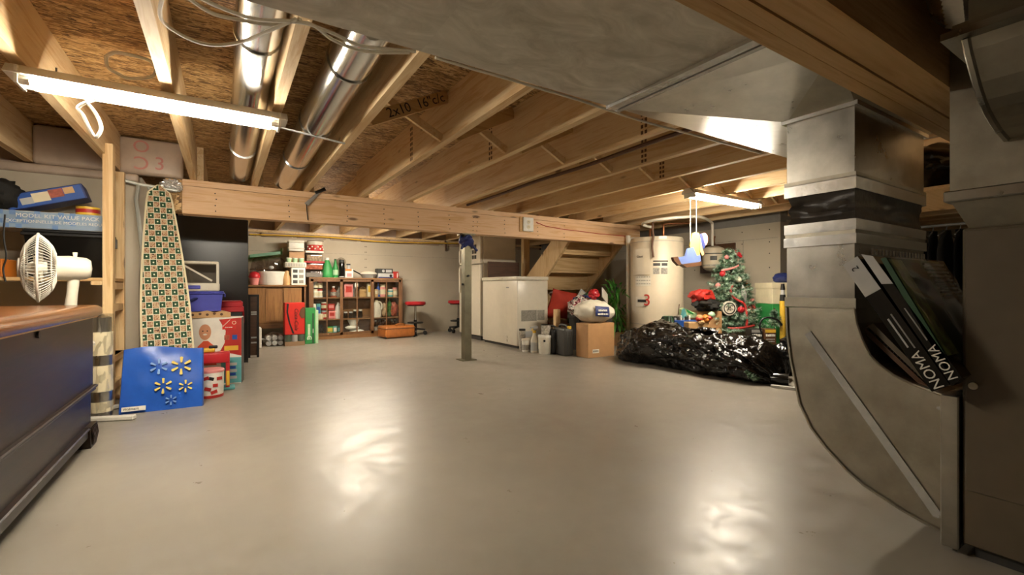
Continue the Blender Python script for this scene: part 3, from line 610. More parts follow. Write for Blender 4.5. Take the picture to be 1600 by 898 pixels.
MB().cyl(hub-ax*.12+Z*.055, hub-ax*.12+Z*.075, .007, .009, 10).build('oscillation_knob', 'white', fan)
MB().tube([hub-ax*.115-Z*.05, hub-ax*.11-Z*.12, Vector((0, 0, .03))-ax*.09], [.022, .02, .028], 12).build('neck', 'offwhite', fan, True)
MB().lathe([(0, 0), (.11, 0), (.11, .012), (.09, .028), (.03, .036), (0, .036)], 24, c=-ax*.08).build('base', 'offwhite', fan, True)
# ---- 2x4 shelf rack
r0 = AZ(170, 640); RX = r0.x; RY = r0.y; RD = YW-RY-.02
rk = thing('stud_rack', 'open shelf rack of bare two-by-four studs with two shelf levels', 'shelf', (RX, RY, 0))
MB().span(-.022, .022, -.03, .03, 0, ZAT(226, r0)).build('post', 'stud_wood', rk); MB().span(-.02, .022, RD-.08, RD-.04, 0, ZAT(262, AZ(186, 628))).build('post', 'stud_wood', rk)
MB().span(-1.5, -1.455, -.03, .03, 0, 1.4).build('post', 'stud_wood', rk); MB().span(-1.5, -1.455, RD-.08, RD-.04, 0, 1.4).build('post', 'stud_wood', rk)
zs1 = ZAT(434, r0); zs2 = ZAT(476, r0)
for z in (zs1, .30): MB().span(-1.48, .02, -.028, RD-.03, z-.018, z).build('shelf_board', 'header_wood', rk)
for z in (zs1-.045, zs2-.02, .12, .28): MB().span(-.015, .018, .031, RD-.081, z-.02, z+.02).build('side_rail', 'stud_wood', rk)
MB().span(-.07, -.024, -.03, -.01, zs1-.04, zs1-.019).build('cleat', 'stud_wood', rk)
# items on rack
def rk_at(u, v, dy=.12): return AY(u, v, RY+dy)
def crate_tote(name, label, loc, size, mt, lm, rz=0, group=None):
    t = thing(name, label, 'storage bin', loc, rz, group); sx, sy, sz = size
    mb = MB(); n = .9
    lo = [(-sx/2*n, -sy/2*n), (sx/2*n, -sy/2*n), (sx/2*n, sy/2*n), (-sx/2*n, sy/2*n)]; hi = [(-sx/2, -sy/2), (sx/2, -sy/2), (sx/2, sy/2), (-sx/2, sy/2)]
    mb.face([(*p, 0) for p in lo]); mb.face([(*p, sz*.9) for p in hi])
    for i in range(4): j = (i+1) % 4; mb.face([(*lo[i], 0), (*lo[j], 0), (*hi[j], sz*.9), (*hi[i], sz*.9)])
    mb.build('tub', mt, t); MB().span(-sx/2-.012, sx/2+.012, -sy/2-.012, sy/2+.012, sz*.86, sz*.93, .004).build('rim', lm, t); MB().span(-sx/2-.006, sx/2+.006, -sy/2-.006, sy/2+.006, sz*.92, sz, .008).build('lid', lm, t)
    for s in (-1, 1): MB().span(s*(sx/2+.012)-.006, s*(sx/2+.012)+.006, -.05, .05, sz*.70, sz*.86).build('handle', lm, t)
    return t
a = rk_at(60, 432); b_ = rk_at(155, 432); zt = rk_at(100, 361).z
tote = crate_tote('storage_tote', 'big black lidded tote on the stud rack behind the fan', ((a.x+b_.x)/2, RY+.225, zs1), (b_.x-a.x+.08, .34, zt-zs1), 'black_gloss', 'black')
zt2 = zt; b_ = rk_at(160, 360, .06); a = rk_at(-60, 360, .06); zt3 = rk_at(100, 333, .06).z
plain('kit_blue', '#6f8fbc', .4, 0, .1); plain('kit_pale', '#8ea3ba', .4, 0, .1)
kit = carton('model_kit_box', 'long blue and silver checkered kit box lying on the black tote', ((a.x+b_.x)/2, RY+.19, zt2), (b_.x-a.x, .27, zt3-zt2), 'silver', 0)
kw = (b_.x-a.x)
MB().span(-kw/2-.001, kw/2+.001, -.136, -.1352, .004, zt3-zt2-.004).build('print_panel', 'kit_pale', kit)
for i in range(14):
    for j in range(4):
        if (i+j) % 2 == 0 and random.random() < .9-.05*i: s = (zt3-zt2)/4; MB().span(-kw/2+.10+i*s, -kw/2+.10+(i+1)*s, -.1375, -.136, j*s, (j+1)*s).build('check_square', 'kit_blue', kit)
kx = rk_at(93, 340, .06).x-(a.x+b_.x)/2
text('MODEL KIT VALUE PACK', .030, 'white', kit, (kx-.0, -.1385, (zt3-zt2)*.72)); text('EXCEPTIONNELLE DE MODELES REDUITS', .0225, 'white', kit, (kx, -.1385, (zt3-zt2)*.40))
pz = rk_at(80, 330, .16)
pzl = thing('puzzle_box', 'blue jigsaw box with photo print tilted up on the checkered kit box', 'box', (pz.x, RY+.17, zt3), 0, None, (math.radians(0), math.radians(-19), math.radians(4)))
L_ = .33
MB().span(-L_/2, L_/2, -.05, .12, .0, .085, .003).build('carton', 'navy', pzl)
MB().span(-L_/2+.01, L_/2-.01, -.0525, -.05, .004, .08).build('print_panel', 'blue', pzl)
for k, (x, z, w_, h, m_) in enumerate(((-.08, .018, .05, .035, 'silver'), (-.02, .02, .07, .05, 'cream'), (.045, .03, .06, .045, 'spice'), (.10, .04, .045, .035, 'tan'))): MB().span(x-w_/2, x+w_/2, -.054, -.0522, z, z+h).build('picture', m_, pzl)
pzl.location.z = zt3+.052
tp = rk_at(135, 330, .06); tpo = thing('tape_roll', 'roll of yellow-brown packing tape lying on the checkered kit box', 'tape', (tp.x, RY+.10, zt3))
MB().lathe([(.036, 0), (.052, 0), (.052, .045), (.036, .045), (.036, 0)], 24).build('roll', 'yellow', tpo, 40); MB().lathe([(.0525, .012), (.0532, .012), (.0532, .032), (.0525, .032)], 24).build('print_band', 'red', tpo, 40)
# black jacket heap and hanging cord
jp = rk_at(-8, 333, .1)
tag(heap((jp.x, RY+.14, zt3+.082), (.10, .11, .09), 3, flat=.12).build('black_jacket', 'black_cloth', None, True), 'crumpled black jacket heaped on the checkered kit box', 'jacket')
tag(MB().tube(smooth([AY(u, v, RY-.04) for u, v in ((8, 335), (6, 370), (10, 400), (5, 420), (9, 440))]), .004, 5).build('extension_cable', 'black', None, True), 'thin black cord hanging over the front of the stud rack', 'cord')
wb_ = rk_at(-5, 430, .02); wbx = carton('wooden_box', 'small orange wooden box on the rack beside the black tote', (wb_.x-.06, RY+.10, zs1), (.17, .2, rk_at(5, 404, .02).z-zs1), 'orange', 0)
# ---- plastic-wrapped roll, floor bars
rp = AZ(158, 650); rl_ = thing('wrapped_roll', 'silver roll in clear plastic film standing beside the stud rack', 'roll', (rp.x, rp.y, 0))
hr = ZAT(490, rp); rr0 = PX(14, rp)
MB().lathe([(0, 0), (rr0*.96, 0), (rr0, .02), (rr0*.97, hr*.3), (rr0*.93, hr*.6), (rr0*.9, hr-.02), (0, hr)], 20).build('foil_core', 'galvanized', rl_, True)
MB().grid(lambda a, t: Vector((math.cos(2*PI*a), math.sin(2*PI*a), 0))*(rr0*1.04+.004*noise.noise(Vector((math.cos(2*PI*a)*3, math.sin(2*PI*a)*3, t*12))))+Vector((0, 0, .003+t*(hr-.003))), 28, 30, True).build('film', 'film', rl_, True)
for a, b_ in ((.24, .33), (.10, .20), (.02, .06)): MB().lathe([(rr0*1.0, hr*a/.36*.36/.36*.9), (rr0*1.05, hr*a/.36*.9), (rr0*1.05, hr*b_/.36*.9), (rr0, hr*b_/.36*.9)], 20).build('paper_band', 'cream', rl_, 40)
bp = AZ(175, 657); tag(MB().box((0, 0, .013), (PX(62, bp), .035, .022), None, .004).build('floor_bar', 'white', None, None, (bp.x, bp.y, 0), (0, 0, -.35)), 'white metal bar lying on the floor in front of the wrapped roll', 'bar')
bp = AZ(184, 638); tag(MB().box((0, 0, .013), (.10, .03, .022), None, .004).build('floor_bar', 'white', None, None, (bp.x, bp.y, 0), (0, 0, .5)), 'short white metal bar on the floor behind the blue shopping bag', 'bar')
# ---- blue shopping bag
b0 = AZ(186, 648); b1 = AZ(316, 634); yaw_b = math.atan2(b1.y-b0.y, b1.x-b0.x); bw = (b1-b0).length; bh = PX(96, (b0+b1)/2)*1.02
bag = thing('shopping_bag', 'blue reusable shopping bag with white and yellow spark prints leaning upright', 'bag', ((b0+b1)/2), yaw_b, None)
tilt = math.radians(-14)
bag.rotation_euler = (tilt, 0, yaw_b)
plain('bag_blue', '#1f55b4', .32, 0, .06)
def bagf(a, t):
    x = (a-.5)*bw*(1-.03*t); y = -.0-.012*math.sin(PI*a)*math.sin(PI*t)+.008*noise.noise(Vector((a*4, t*4, 2))); return x, y, bh*t+.012*math.sin(a*5)*t
MB().grid(lambda a, t: Vector(bagf(a, t)), 24, 16).build('front_panel', 'bag_blue', bag, True)
MB().grid(lambda a, t: Vector((bagf(a, t)[0], .035+.035*math.sin(PI*a)*math.sin(PI*t)**.5, bagf(a, t)[2])), 24, 16).build('back_panel', 'bag_blue', bag, True)
for e in (0, 1): MB().grid(lambda a, t, e=e: Vector((bagf(e, t)[0]+(-.006 if e == 0 else .006)*math.sin(PI*a), bagf(e, t)[1]+(.035-bagf(e, t)[1])*a, bagf(e, t)[2])), 5, 12).build('side_gusset', 'bag_blue', bag, True)
def spark(cx, cz, r, mt):
    for k in range(6):
        a = PI/2+k*PI/3; mb = MB(); d = Vector((math.cos(a), 0, math.sin(a))); n = Vector((-d.z, 0, d.x)); p0 = Vector((cx, 0, cz))
        pts = [p0+d*r*.36-n*r*.08, p0+d*r*.98-n*r*.15, p0+d*r*1.05, p0+d*r*.98+n*r*.15, p0+d*r*.36+n*r*.08]
        tt = cz/bh; aa = cx/bw+.5; y = -.012*math.sin(PI*aa)*math.sin(PI*tt)-.011
        mb.prism([(p.x, p.z) for p in pts], y-.001, y+.004, 'Y').build('spark_petal', mt, bag)
plain('spark_yellow', '#e9cf6a', .45, 0, 0); plain('spark_pale', '#7fa3d8', .45, 0, 0)
def bx(u): return (u-250)/130*bw
def bz(v): return (640-v)/95*bh
spark(bx(243), bz(574), .042, 'spark_pale'); spark(bx(279), bz(575), .050, 'spark_yellow'); spark(bx(251), bz(604), .042, 'spark_yellow'); spark(bx(287), bz(607), .034, 'spark_yellow'); spark(bx(264), bz(626), .027, 'spark_pale')
tgp = MB().span(bx(207)-.052, bx(207)+.052, -.016, -.011, .012, .036).build('name_tag', 'white', bag); text('Walmart', .019, 'ink', bag, (bx(207)-.012, -.0168, .024))
bag.location.y -= .0
for i in (0, 1): MB().tube(smooth([Vector((-.25, .02, bh*.75)), Vector((-.275, .02, bh*.62)), Vector((-.28, .02, bh*.45)), Vector((-.262, .02, bh*.3))]), .006, 6).build('strap', 'red', bag, True) if i == 0 else None
# ---- ironing board, upright, leaning back
i0 = AZ(266, 636); ib = thing('ironing_board', 'ironing board in green patchwork farm print standing on end against the wall', 'ironing board', (i0.x, i0.y+.08, 0))
top = AY(264, 292, YW-.06); tl = top-Vector((i0.x, i0.y+.08, 0)); Lb = tl.length
ang = -math.atan2(tl.y, tl.z); ib.rotation_euler = (ang, math.atan2(tl.x, tl.z), math.radians(8))
m, nt, b = newmat('patchwork'); tc = nt.nodes.new('ShaderNodeTexCoord'); mp = nt.nodes.new('ShaderNodeMapping'); nt.links.new(tc.outputs['Object'], mp.inputs[0])
sep = nt.nodes.new('ShaderNodeSeparateXYZ'); nt.links.new(mp.outputs[0], sep.inputs[0]); S_ = .044
def mth(op, a, b_=None, nt=nt):
    n = nt.nodes.new('ShaderNodeMath'); n.operation = op
    for i, x in enumerate((a, b_)):
        if x is None: continue
        if isinstance(x, (int, float)): n.inputs[i].default_value = x
        else: nt.links.new(x, n.inputs[i])
    return n.outputs[0]
gx = mth('DIVIDE', sep.outputs[0], .032); gz = mth('DIVIDE', sep.outputs[2], .039); cx_ = mth('FLOOR', gx); cz_ = mth('FLOOR', gz); fx_ = mth('FRACT', gx); fz_ = mth('FRACT', gz)
par = mth('MODULO', mth('ABSOLUTE', mth('ADD', cx_, cz_)), 2.0)
dx = mth('ABSOLUTE', mth('SUBTRACT', fx_, .5)); dz = mth('ABSOLUTE', mth('SUBTRACT', fz_, .5)); edge = mth('GREATER_THAN', mth('MAXIMUM', dx, dz), .455)
rad = mth('SQRT', mth('ADD', mth('MULTIPLY', dx, dx), mth('MULTIPLY', dz, dz)))
cb = nt.nodes.new('ShaderNodeCombineXYZ'); nt.links.new(gx, cb.inputs[0]); nt.links.new(gz, cb.inputs[2]); nf = noise_n(nt, cb.outputs[0], 2.4, 3)
pat = ramp(nt, nf, [(.34, '#2b1d14'), (.43, '#a97452'), (.52, '#bfae8c'), (.6, '#96523c'), (.68, '#4f6a34')])
grn = ramp(nt, nf, [(.35, '#17351d'), (.7, '#24502c')])
def mixc(f, a, b_, nt=nt):
    n = nt.nodes.new('ShaderNodeMix'); n.data_type = 'RGBA'
    nt.links.new(f, n.inputs[0])
    for i, x in ((6, a), (7, b_)):
        if isinstance(x, tuple): n.inputs[i].default_value = x
        else: nt.links.new(x, n.inputs[i])
    return n.outputs[2]
dot = mth('MULTIPLY', mth('LESS_THAN', rad, .13), 1.0)
grn2 = mixc(dot, grn, lin('#d8dcc0')); sq = mixc(par, grn2, pat); nt.links.new(mixc(edge, sq, lin('#d6d2b8')), b.inputs['Base Color']); b.inputs['Roughness'].default_value = .8
wd = PX(31, i0)
def outl(n=26, g=0.0):
    L = []
    for k in range(n+1):
        t = k/n; z = Lb*t
        if t < .02: ww = wd*.98
        elif t < .40: ww = wd*(1.0+.03*math.sin(PI*t/.4))
        else:
            s = (t-.40)/.60; ww = wd*(1-.58*s**1.35)
            if s > .9: ww *= math.sqrt(max(0, 1-((s-.9)/.1)**2))
        L.append((ww+g, z))
    return L
ol = outl(); R_ = [(x+.0, z) for x, z in ol]+[(-x, z) for x, z in reversed(ol)]
MB().prism(R_, -.014, .010, 'Y').build('padded_cover', 'patchwork', ib)
ol2 = outl(26, .006); MB().tube([Vector((x, -.004, z)) for x, z in ol2]+[Vector((-x, -.004, z)) for x, z in reversed(ol2)], .006, 6).build('hem', 'cream', ib, True)
plain('leg_grey', '#a9aba2', .4, .2, .05)
MB().tube([(-.05, .03, .3), (-.10, .035, Lb*.72), (-.115, .035, Lb*.93), (-.10, .035, Lb+.01)], .011, 8).build('leg', 'leg_grey', ib, True); MB().tube([(.06, .03, .3), (.02, .035, Lb*.9), (-.05, .035, Lb*1.0)], .011, 8).build('leg', 'leg_grey', ib, True)
MB().tube([(-.26, .03, Lb+.055), (-.10, .035, Lb+.015), (.10, .03, Lb-.01)], .012, 8).build('foot_bar', 'leg_grey', ib, True)
# foil scrap on beam end
fpz = AY(268, 291, 3.80); tag(heap((fpz.x, 3.79, fpz.z), (.055, .03, .04), 9, amp=.5, fr=4, n=40, m=26).build('foil_scrap', 'galv_bright', None, None), 'crumpled silver foil scrap at the end of the long beam over the ironing board', 'foil')
# ---- tall black cabinet standing beyond the ironing board
k0 = AZ(388, 566); kz = AY(388, 344, k0.y).z; kx0 = AY(262, 560, k0.y).x; kx0 = max(kx0, XW+.02)
kb = thing('metal_cabinet', 'tall plain black steel cabinet standing between the ironing board and the credenza', 'cabinet', (0, k0.y, 0))
MB().span(kx0, k0.x, 0, .42, .02, kz, .004).build('carcass', 'black_metal', kb); MB().span(kx0+.02, k0.x, .01, .40, 0, .02).build('plinth', 'dkgrey', kb); MB().span(kx0+.16, k0.x-.02, .0, .12, kz, kz+.012).build('top_strip', 'silver', kb)
f0 = AZ(396, 558); fr = thing('framed_panel', 'narrow dark frame with silver clips leaning beside the tall black cabinet', 'frame', (k0.x+.055, f0.y, 0), 0)
zf_ = ZAT(460, f0); MB().span(-.045, -.025, -.02, .02, 0, zf_).build('frame_side', 'black', fr); MB().span(.03, .05, -.02, .02, 0, zf_).build('frame_side', 'black', fr); MB().span(-.045, .05, -.018, .018, zf_-.02, zf_).build('frame_top', 'black', fr); MB().span(-.03, .035, -.008, .008, .02, zf_-.02).build('backing', 'dark_board', fr)
for z in (.14, .19, .42, .44): MB().span(-.02, .028, -.024, -.008, z, z+.014).build('clip', 'silver', fr)
# ---- toy and bin stack
l0 = AZ(330, 606); lx0 = AZ(296, 606); lb_loc = Vector((AZ(333, 604).x, AZ(333, 604).y+.05, 0)); LW = PX(76, lb_loc); LH = ZAT(496, lb_loc)
lego = thing('toy_carton', 'big white and red toy carton with a smiling child print, standing upright', 'box', lb_loc, math.radians(-8))
MB().span(-LW/2, LW/2, 0, .13, 0, LH, .003).build('carton', 'white', lego); MB().span(LW/2, LW/2+.002, .003, .127, .003, LH-.003).build('side_print', 'dkgrey', lego)
pts = [(LW*.10, LH*.97), (LW*.22, LH*.8), (LW*.2, LH*.62), (LW*.12, LH*.5), (LW*.5, LH*.42), (LW*.5, LH*.99)]
MB().prism(pts, -.002, 0, 'Y').build('red_print', 'red', lego); panel(lego, LW*.16, LW*.4, LH*.82, LH*.97, -.002, 'coke', 'logo_patch'); MB().bar((LW*.17, -.0045, LH*.865), (LW*.30, -.0045, LH*.965), .003, .014, Vector((0, 1, 0))).build('logo_stroke', 'white', lego); text('O', .036, 'cream', lego, (LW*.37, -.0045, LH*.915)); scribble(lego, LW*.28, LH*.85, -.004, LW*.14, .006, 'white', 4)
for k, (x, z, mm) in enumerate(((.24, .70, 'spice'), (.38, .70, 'blue'), (.24, .54, 'yellow'), (.32, .54, 'yellow'), (.40, .54, 'yellow'))): panel(lego, LW*(x-.045), LW*(x+.045), LH*(z-.035), LH*(z+.035), -.002, mm, 'picture')
panel(lego, LW*.14, LW*.5, LH*.02, LH*.40, -.001, 'teal', 'print_panel')
for k in range(5): panel(lego, LW*(.25+.02*(k % 2)), LW*(.42-.02*(k % 2)), LH*(.08+.05*k), LH*(.12+.05*k), -.002, 'blue' if k % 2 else 'silver', 'brick_picture')
# printed child: a head, smile and red shirt as flat print
plain('skin_print', '#c98d68', .5, 0, .05); plain('shirt_print', '#d2512f', .5, 0, .05)
def disc(cx, cz, rx, rz, y, mt, nm): return MB().prism([(cx+rx*math.cos(2*PI*i/24), cz+rz*math.sin(2*PI*i/24)) for i in range(24)], y-.001, y, 'Y').build(nm, mt, lego)
MB().prism([(-.30*LW, LH*.30), (.06*LW, LH*.30), (.02*LW, LH*.58), (-.09*LW, LH*.66), (-.17*LW, LH*.66), (-.27*LW, LH*.58)], -.0015, -.0, 'Y').build('shirt_print', 'shirt_print', lego)
disc(-.14*LW, LH*.79, LW*.105, LH*.115, -.0025, 'skin_print', 'face_print')
for s in (-1, 1): disc(-.14*LW+s*LW*.038, LH*.805, LW*.012, LH*.009, -.0036, 'ink', 'eye_print')
disc(-.14*LW, LH*.80-.045*LH, LW*.035, LH*.012, -.0036, 'white', 'smile_print')
# yellow play tray, purple cooler-like bin, pet carrier on top
zt_ = LH; tw = PX(62, lb_loc)
ty = thing('play_tray', 'yellow plastic play tray with cut-outs lying on the toy carton', 'toy', (lb_loc.x-.035, lb_loc.y+.08, zt_))
MB().prism([(-tw/2, .0), (tw/2, .0), (tw/2, .028), (tw*.30, .045), (tw*.15, .036), (0, .05), (-tw*.2, .04), (-tw/2, .05)], -.08, .08, 'Y').build('tray', 'tan', ty)
for k in range(5): MB().cyl((-tw*.3+tw*.15*k, -.082, .022+.006*(k % 2)), (-tw*.3+tw*.15*k, -.080, .022+.006*(k % 2)), .009, n=10).build('cut_out', 'brown', ty)
z1 = zt_+.045; h1 = ZAT(455, lb_loc)-z1
pb = crate_tote('purple_bin', 'purple-blue plastic bin stacked on the yellow play tray', (lb_loc.x-.065, lb_loc.y+.11, z1), (PX(54, lb_loc), .2, h1), 'purple', 'purple')
MB().tube(smooth([Vector((-.12, -.10, h1*.5)), Vector((-.10, -.125, h1*.42)), Vector((-.05, -.125, h1*.62)), Vector((-.03, -.10, h1*.66))]), .006, 6).build('carry_handle', 'navy', pb, True)
z2 = z1+h1; h2 = ZAT(408, lb_loc)-z2
pc = thing('pet_carrier', 'pale grey carrier with clear sloping front panel and blue latch, on the purple bin', 'carrier', (lb_loc.x-.075, lb_loc.y+.11, z2)); wv = PX(50, lb_loc)
MB().span(-wv/2, wv/2, -.1, .1, 0, h2*.28, .01, 2).build('base', 'offwhite', pc, 50); MB().span(-wv/2+.004, wv/2-.004, -.096, .1, h2*.9, h2, .01, 2).build('top', 'offwhite', pc, 50)
for s in (-1, 1): MB().span(s*(wv/2-.012)-.008, s*(wv/2-.012)+.008, -.098, -.08, h2*.2, h2*.92).build('corner_post', 'offwhite', pc); MB().span(s*(wv/2-.012)-.008, s*(wv/2-.012)+.008, .08, .1, h2*.2, h2*.92).build('corner_post', 'offwhite', pc)
MB().span(-wv/2+.008, wv/2-.008, -.085, -.08, h2*.26, h2*.92).build('front_window', 'tint_plastic', pc); MB().span(-wv/2+.01, wv/2-.01, .085, .09, h2*.26, h2*.92).build('back_wall', 'grey', pc); MB().bar((-wv*.42, -.09, h2*.85), (wv*.30, -.09, h2*.35), .012, .012, Vector((0, 1, 0))).build('brace', 'offwhite', pc)
MB().span(-wv*.42, wv*.0, -.108, -.1, h2*.08, h2*.2, .004).build('latch', 'purple', pc)
bt0 = AZ(362, 566); bt_ = crate_tote('red_lid_tote', 'black tote with a red lid in front of the tall black cabinet', (AY(352, 480, lb_loc.y+.42).x, lb_loc.y+.42, 0), (.22, .3, AY(352, 470, lb_loc.y+.42).z), 'black', 'red_vinyl')
# red toy table and tin bucket
q0 = AZ(337, 611); rt_ = thing('toy_table', 'red plastic toy workbench in front of the toy carton', 'toy', (AZ(332, 608).x+.01, AZ(332, 608).y-.03, 0)); qw = PX(42, q0); qh = PX(60, q0)
MB().span(-qw/2, qw/2, -.045, .045, qh*.72, qh, .008, 2).build('top_box', 'red_vinyl', rt_, 50)
for s in (-1, 1): MB().span(s*(qw/2-.012)-.012, s*(qw/2-.012)+.012, -.04, .04, 0, qh*.74, .004).build('leg', 'red_vinyl', rt_)
MB().span(-qw/2-.01, qw/2+.03, -.05, .05, 0, .018, .004).build('foot_tray', 'teal', rt_); MB().span(qw/2-.02, qw/2-.002, -.044, -.041, .03, qh*.5).build('side_sticker', 'yellow', rt_)
MB().box((-.03, 0, qh+.015), (.07, .04, .03), None, .01, 2).build('toy_tool', 'yellow', rt_, 50); MB().box((-.005, -.005, qh+.035), (.05, .03, .02), None, .006, 2).build('toy_tool', 'black', rt_, 50)
k1 = AZ(329, 619); hb = PX(43, k1); rb_ = PX(18, k1)
bk = thing('tin_bucket', 'round white toy tub with red vehicle prints beside the blue shopping bag', 'tub', (k1.x, k1.y+.0, 0))
MB().lathe([(0, 0), (rb_*.93, 0), (rb_*.95, .004), (rb_, hb*.92), (0, hb*.92)], 28).build('tub', 'white', bk, 40); MB().lathe([(0, hb*.90), (rb_*1.03, hb*.90), (rb_*1.03, hb*.97), (rb_*.96, hb), (0, hb)], 28).build('lid', 'pink', bk, 40); MB().lathe([(rb_*.955, 0), (rb_*.965, .003), (rb_*.97, hb*.10), (rb_*.9, hb*.1)], 28).build('base_band', 'red', bk, 40)
for k, (a, z) in enumerate(((-1.9, .72), (-1.2, .45), (-1.75, .34), (-2.3, .5), (-.85, .68), (-1.5, .70), (-1.3, .22))):
    r = rb_*1.0; MB().box((0, 0, 0), (.028 if k % 2 else .036, .002, .020), None).build('vehicle_print', 'red' if k != 5 else 'black', bk, None, (r*math.cos(a), r*math.sin(a), hb*z), (0, .3*(k % 3-1), a+PI/2))
# ================================================================ far wall: credenza, glass cabinet, stools, fridge
YC = 6.25
cxr = AY(478, 500, YC).x; cxl = -.30; ztop = AY(430, 445, YC).z
cd = thing('credenza', 'low brown wooden credenza with sliding doors against the far wall', 'cabinet', (0, YC, 0))
MB().span(cxl, cxr+.01, -.012, .40, ztop-.02, ztop).build('top', 'walnut', cd); MB().span(cxl, cxr, .02, .40, .19, .21).build('bottom', 'walnut', cd); MB().span(cxl, cxr, .385, .40, .21, ztop-.02).build('back', 'walnut', cd)
for x in (cxl, cxr-.02): MB().span(x, x+.02, 0, .40, .19, ztop-.02).build('side', 'walnut_frame', cd)
MB().span(cxl+.02, cxr-.02, .004, .03, .19, .255).build('lower_rail', 'walnut', cd)
xd = [cxl+.02, AY(415, 480, YC).x, AY(443, 480, YC).x, AY(472, 480, YC).x]
for i in range(3): MB().span(xd[i]+.002, xd[i+1]-.002, .012+.012*(i % 2), .022+.012*(i % 2), .257, ztop-.03).build('sliding_door', 'walnut_z', cd)
for x in (cxl+.06, cxr-.06):
    for y in (.05, .35): MB().cyl((x, y, .19), (x, y, 0), .022, .014, 10).build('leg', 'walnut_frame', cd, True)
def onc(u, dy=.12): p = AY(u, 445, YC+dy); return Vector((p.x, p.y, ztop))
def pw(px, p): return PX(px, p)
# row on the credenza
p = onc(397.5, .06); t = thing('ice_cream_cup', 'pink ice-cream shaped plastic cup at the end of the credenza', 'cup', p); r = pw(7.5, p); h = pw(21, p)
MB().lathe([(0, 0), (r*.72, 0), (r*.95, h*.55), (r, h*.58)], 18).build('cone', 'pink', t, True); MB().lathe([(r*1.02, h*.52), (r*1.1, h*.62), (r*.85, h*.88), (r*.3, h), (0, h)], 18).build('scoop', 'red_vinyl', t, True); MB().tube([(r*.1, 0, h), (r*.2, 0, h*1.3)], .004, 6).build('straw', 'black', t)
p = onc(424, .12); t = thing('roaster_pot', 'oval white slow cooker with side handles and clear lid knob on the credenza', 'pot', p); r = pw(18.5, p); h = pw(21, p)
MB().lathe([(0, 0), (r*.86, 0), (r*.95, h*.12), (r, h*.85), (r*1.04, h*.9), (r*1.04, h)], 28, sy=.75).build('body', 'white', t, 40); MB().lathe([(r*1.0, h), (r*.9, h*1.08), (r*.3, h*1.16), (0, h*1.17)], 28, sy=.75).build('lid', 'tint_plastic', t, True); MB().sphere((0, 0, h*1.3), (.03, .03, .022), 14, 8).build('knob', 'silver', t, True)
for s in (-1, 1): MB().tube([(s*r*.98, -.03, h*.72), (s*(r+.035), -.02, h*.72), (s*(r+.035), .02, h*.72), (s*r*.98, .03, h*.72)], .008, 6).build('handle', 'cream', t, True)
p = onc(420, .30); t = thing('cake_dome', 'smoky clear plastic carrier dome behind the white slow cooker', 'container', p); r = pw(26, p); h = pw(43, p)
MB().lathe([(0, 0), (r, 0), (r, .02), (r*.98, h*.55), (r*.86, h*.9), (r*.7, h), (0, h)], 28, sy=.3).build('dome', 'dome', t, True); MB().tube([Vector((r*.98*math.cos(2*PI*i/30), r*.3*math.sin(2*PI*i/30), h*.56)) for i in range(30)], .006, 6, True).build('rim', 'brown', t, True)
plain('mint_dark', '#6f9a80', .4, 0, .1); p2 = onc(410, .22); z3 = ztop+h*1.02; t = thing('glass_dish', 'green tinted baking dish tilted on top of the smoky dome', 'dish', (AY(415, 392, YC+.30).x, YC+.30, z3), 0, None, (0, -.16, 0)); w_ = pw(26, p2)
MB().prism([(-w_, .0), (w_*.9, .0), (w_, .085), (w_*.94, .085), (w_*.86, .008), (-w_*.9, .008), (-w_*.94, .08), (-w_, .08)], -.09, .09, 'Y').build('dish', 'green_glass', t); MB().span(-w_*.85, w_*.8, -.08, .08, .009, .045).build('liner', 'mint_dark', t)
p = onc(448, .10); t = thing('gourd_jug', 'tan gourd-shaped jug between the slow cooker and the printed box', 'jug', p); r = pw(6, p); h = pw(23, p)
MB().lathe([(0, 0), (r*.9, 0), (r*1.05, h*.2), (r, h*.45), (r*.55, h*.75), (r*.45, h*.95), (0, h)], 18).build('body', 'tan', t, True); MB().tube(smooth([Vector((r*.5, 0, h*.9)), Vector((r*1.2, 0, h*.8)), Vector((r*.9, 0, h*.5))]), .005, 6).build('handle', 'cream', t, True)
p = onc(465, .12); w_ = pw(20, p); h = pw(27, p); t = carton('appliance_box', 'white carton with small product pictures on the credenza end', p, (w_, .15, h), 'white'); hb0 = h
for i in range(3):
    for j in range(2): panel(t, w_*(-.38+.42*j), w_*(-.06+.42*j), h*(.10+.3*i), h*(.28+.3*i), -.075, 'label_grey' if j else 'dkgrey', 'picture')
zz_ = ztop+h; w2 = pw(30, p); h2 = pw(8, p); t = thing('ribbed_tray', 'white ribbed plastic tray on the picture-printed carton', 'tray', (p.x-.03, p.y, zz_)); MB().span(-w2/2, w2/2, -.09, .09, 0, h2, .008, 2).build('tray', 'offwhite', t, 50)
for k in range(12): MB().span(-w2*.45+w2*.075*k, -w2*.45+w2*.075*k+w2*.03, -.093, -.09, h2*.2, h2*.8).build('rib', 'grey', t)
for k in range(3):
    q = Vector((p.x-.03+w2*(-.3+.29*k), p.y-.03, zz_+h2)); t = turned('green_cup', 'pale green cup in the row on the white ribbed tray', q, [(0, 0), (.026, 0), (.032, .05), (.028, .05), (.024, .006), (0, .006)], 'teal' if k > 1 else 'green', 'cup', 'cups on the ribbed tray', 14)
    if k == 0: plain('mint', '#a9c9a2', .5, 0, .05)
    for c_ in t.children: c_.data.materials.clear(); c_.data.materials.append(MATS['mint']); MB().lathe([(.0, .048), (.033, .048), (.033, .056), (0, .056)], 14).build('rim', 'white', t); break
z4 = zz_+h2+.0; hk = pw(12, p); t = carton('kraft_carton', 'small brown cardboard carton behind the pale green cups', (p.x+.0, p.y+.13, ztop), (pw(22, p), .12, z4+.05+hk-ztop), 'kraft')
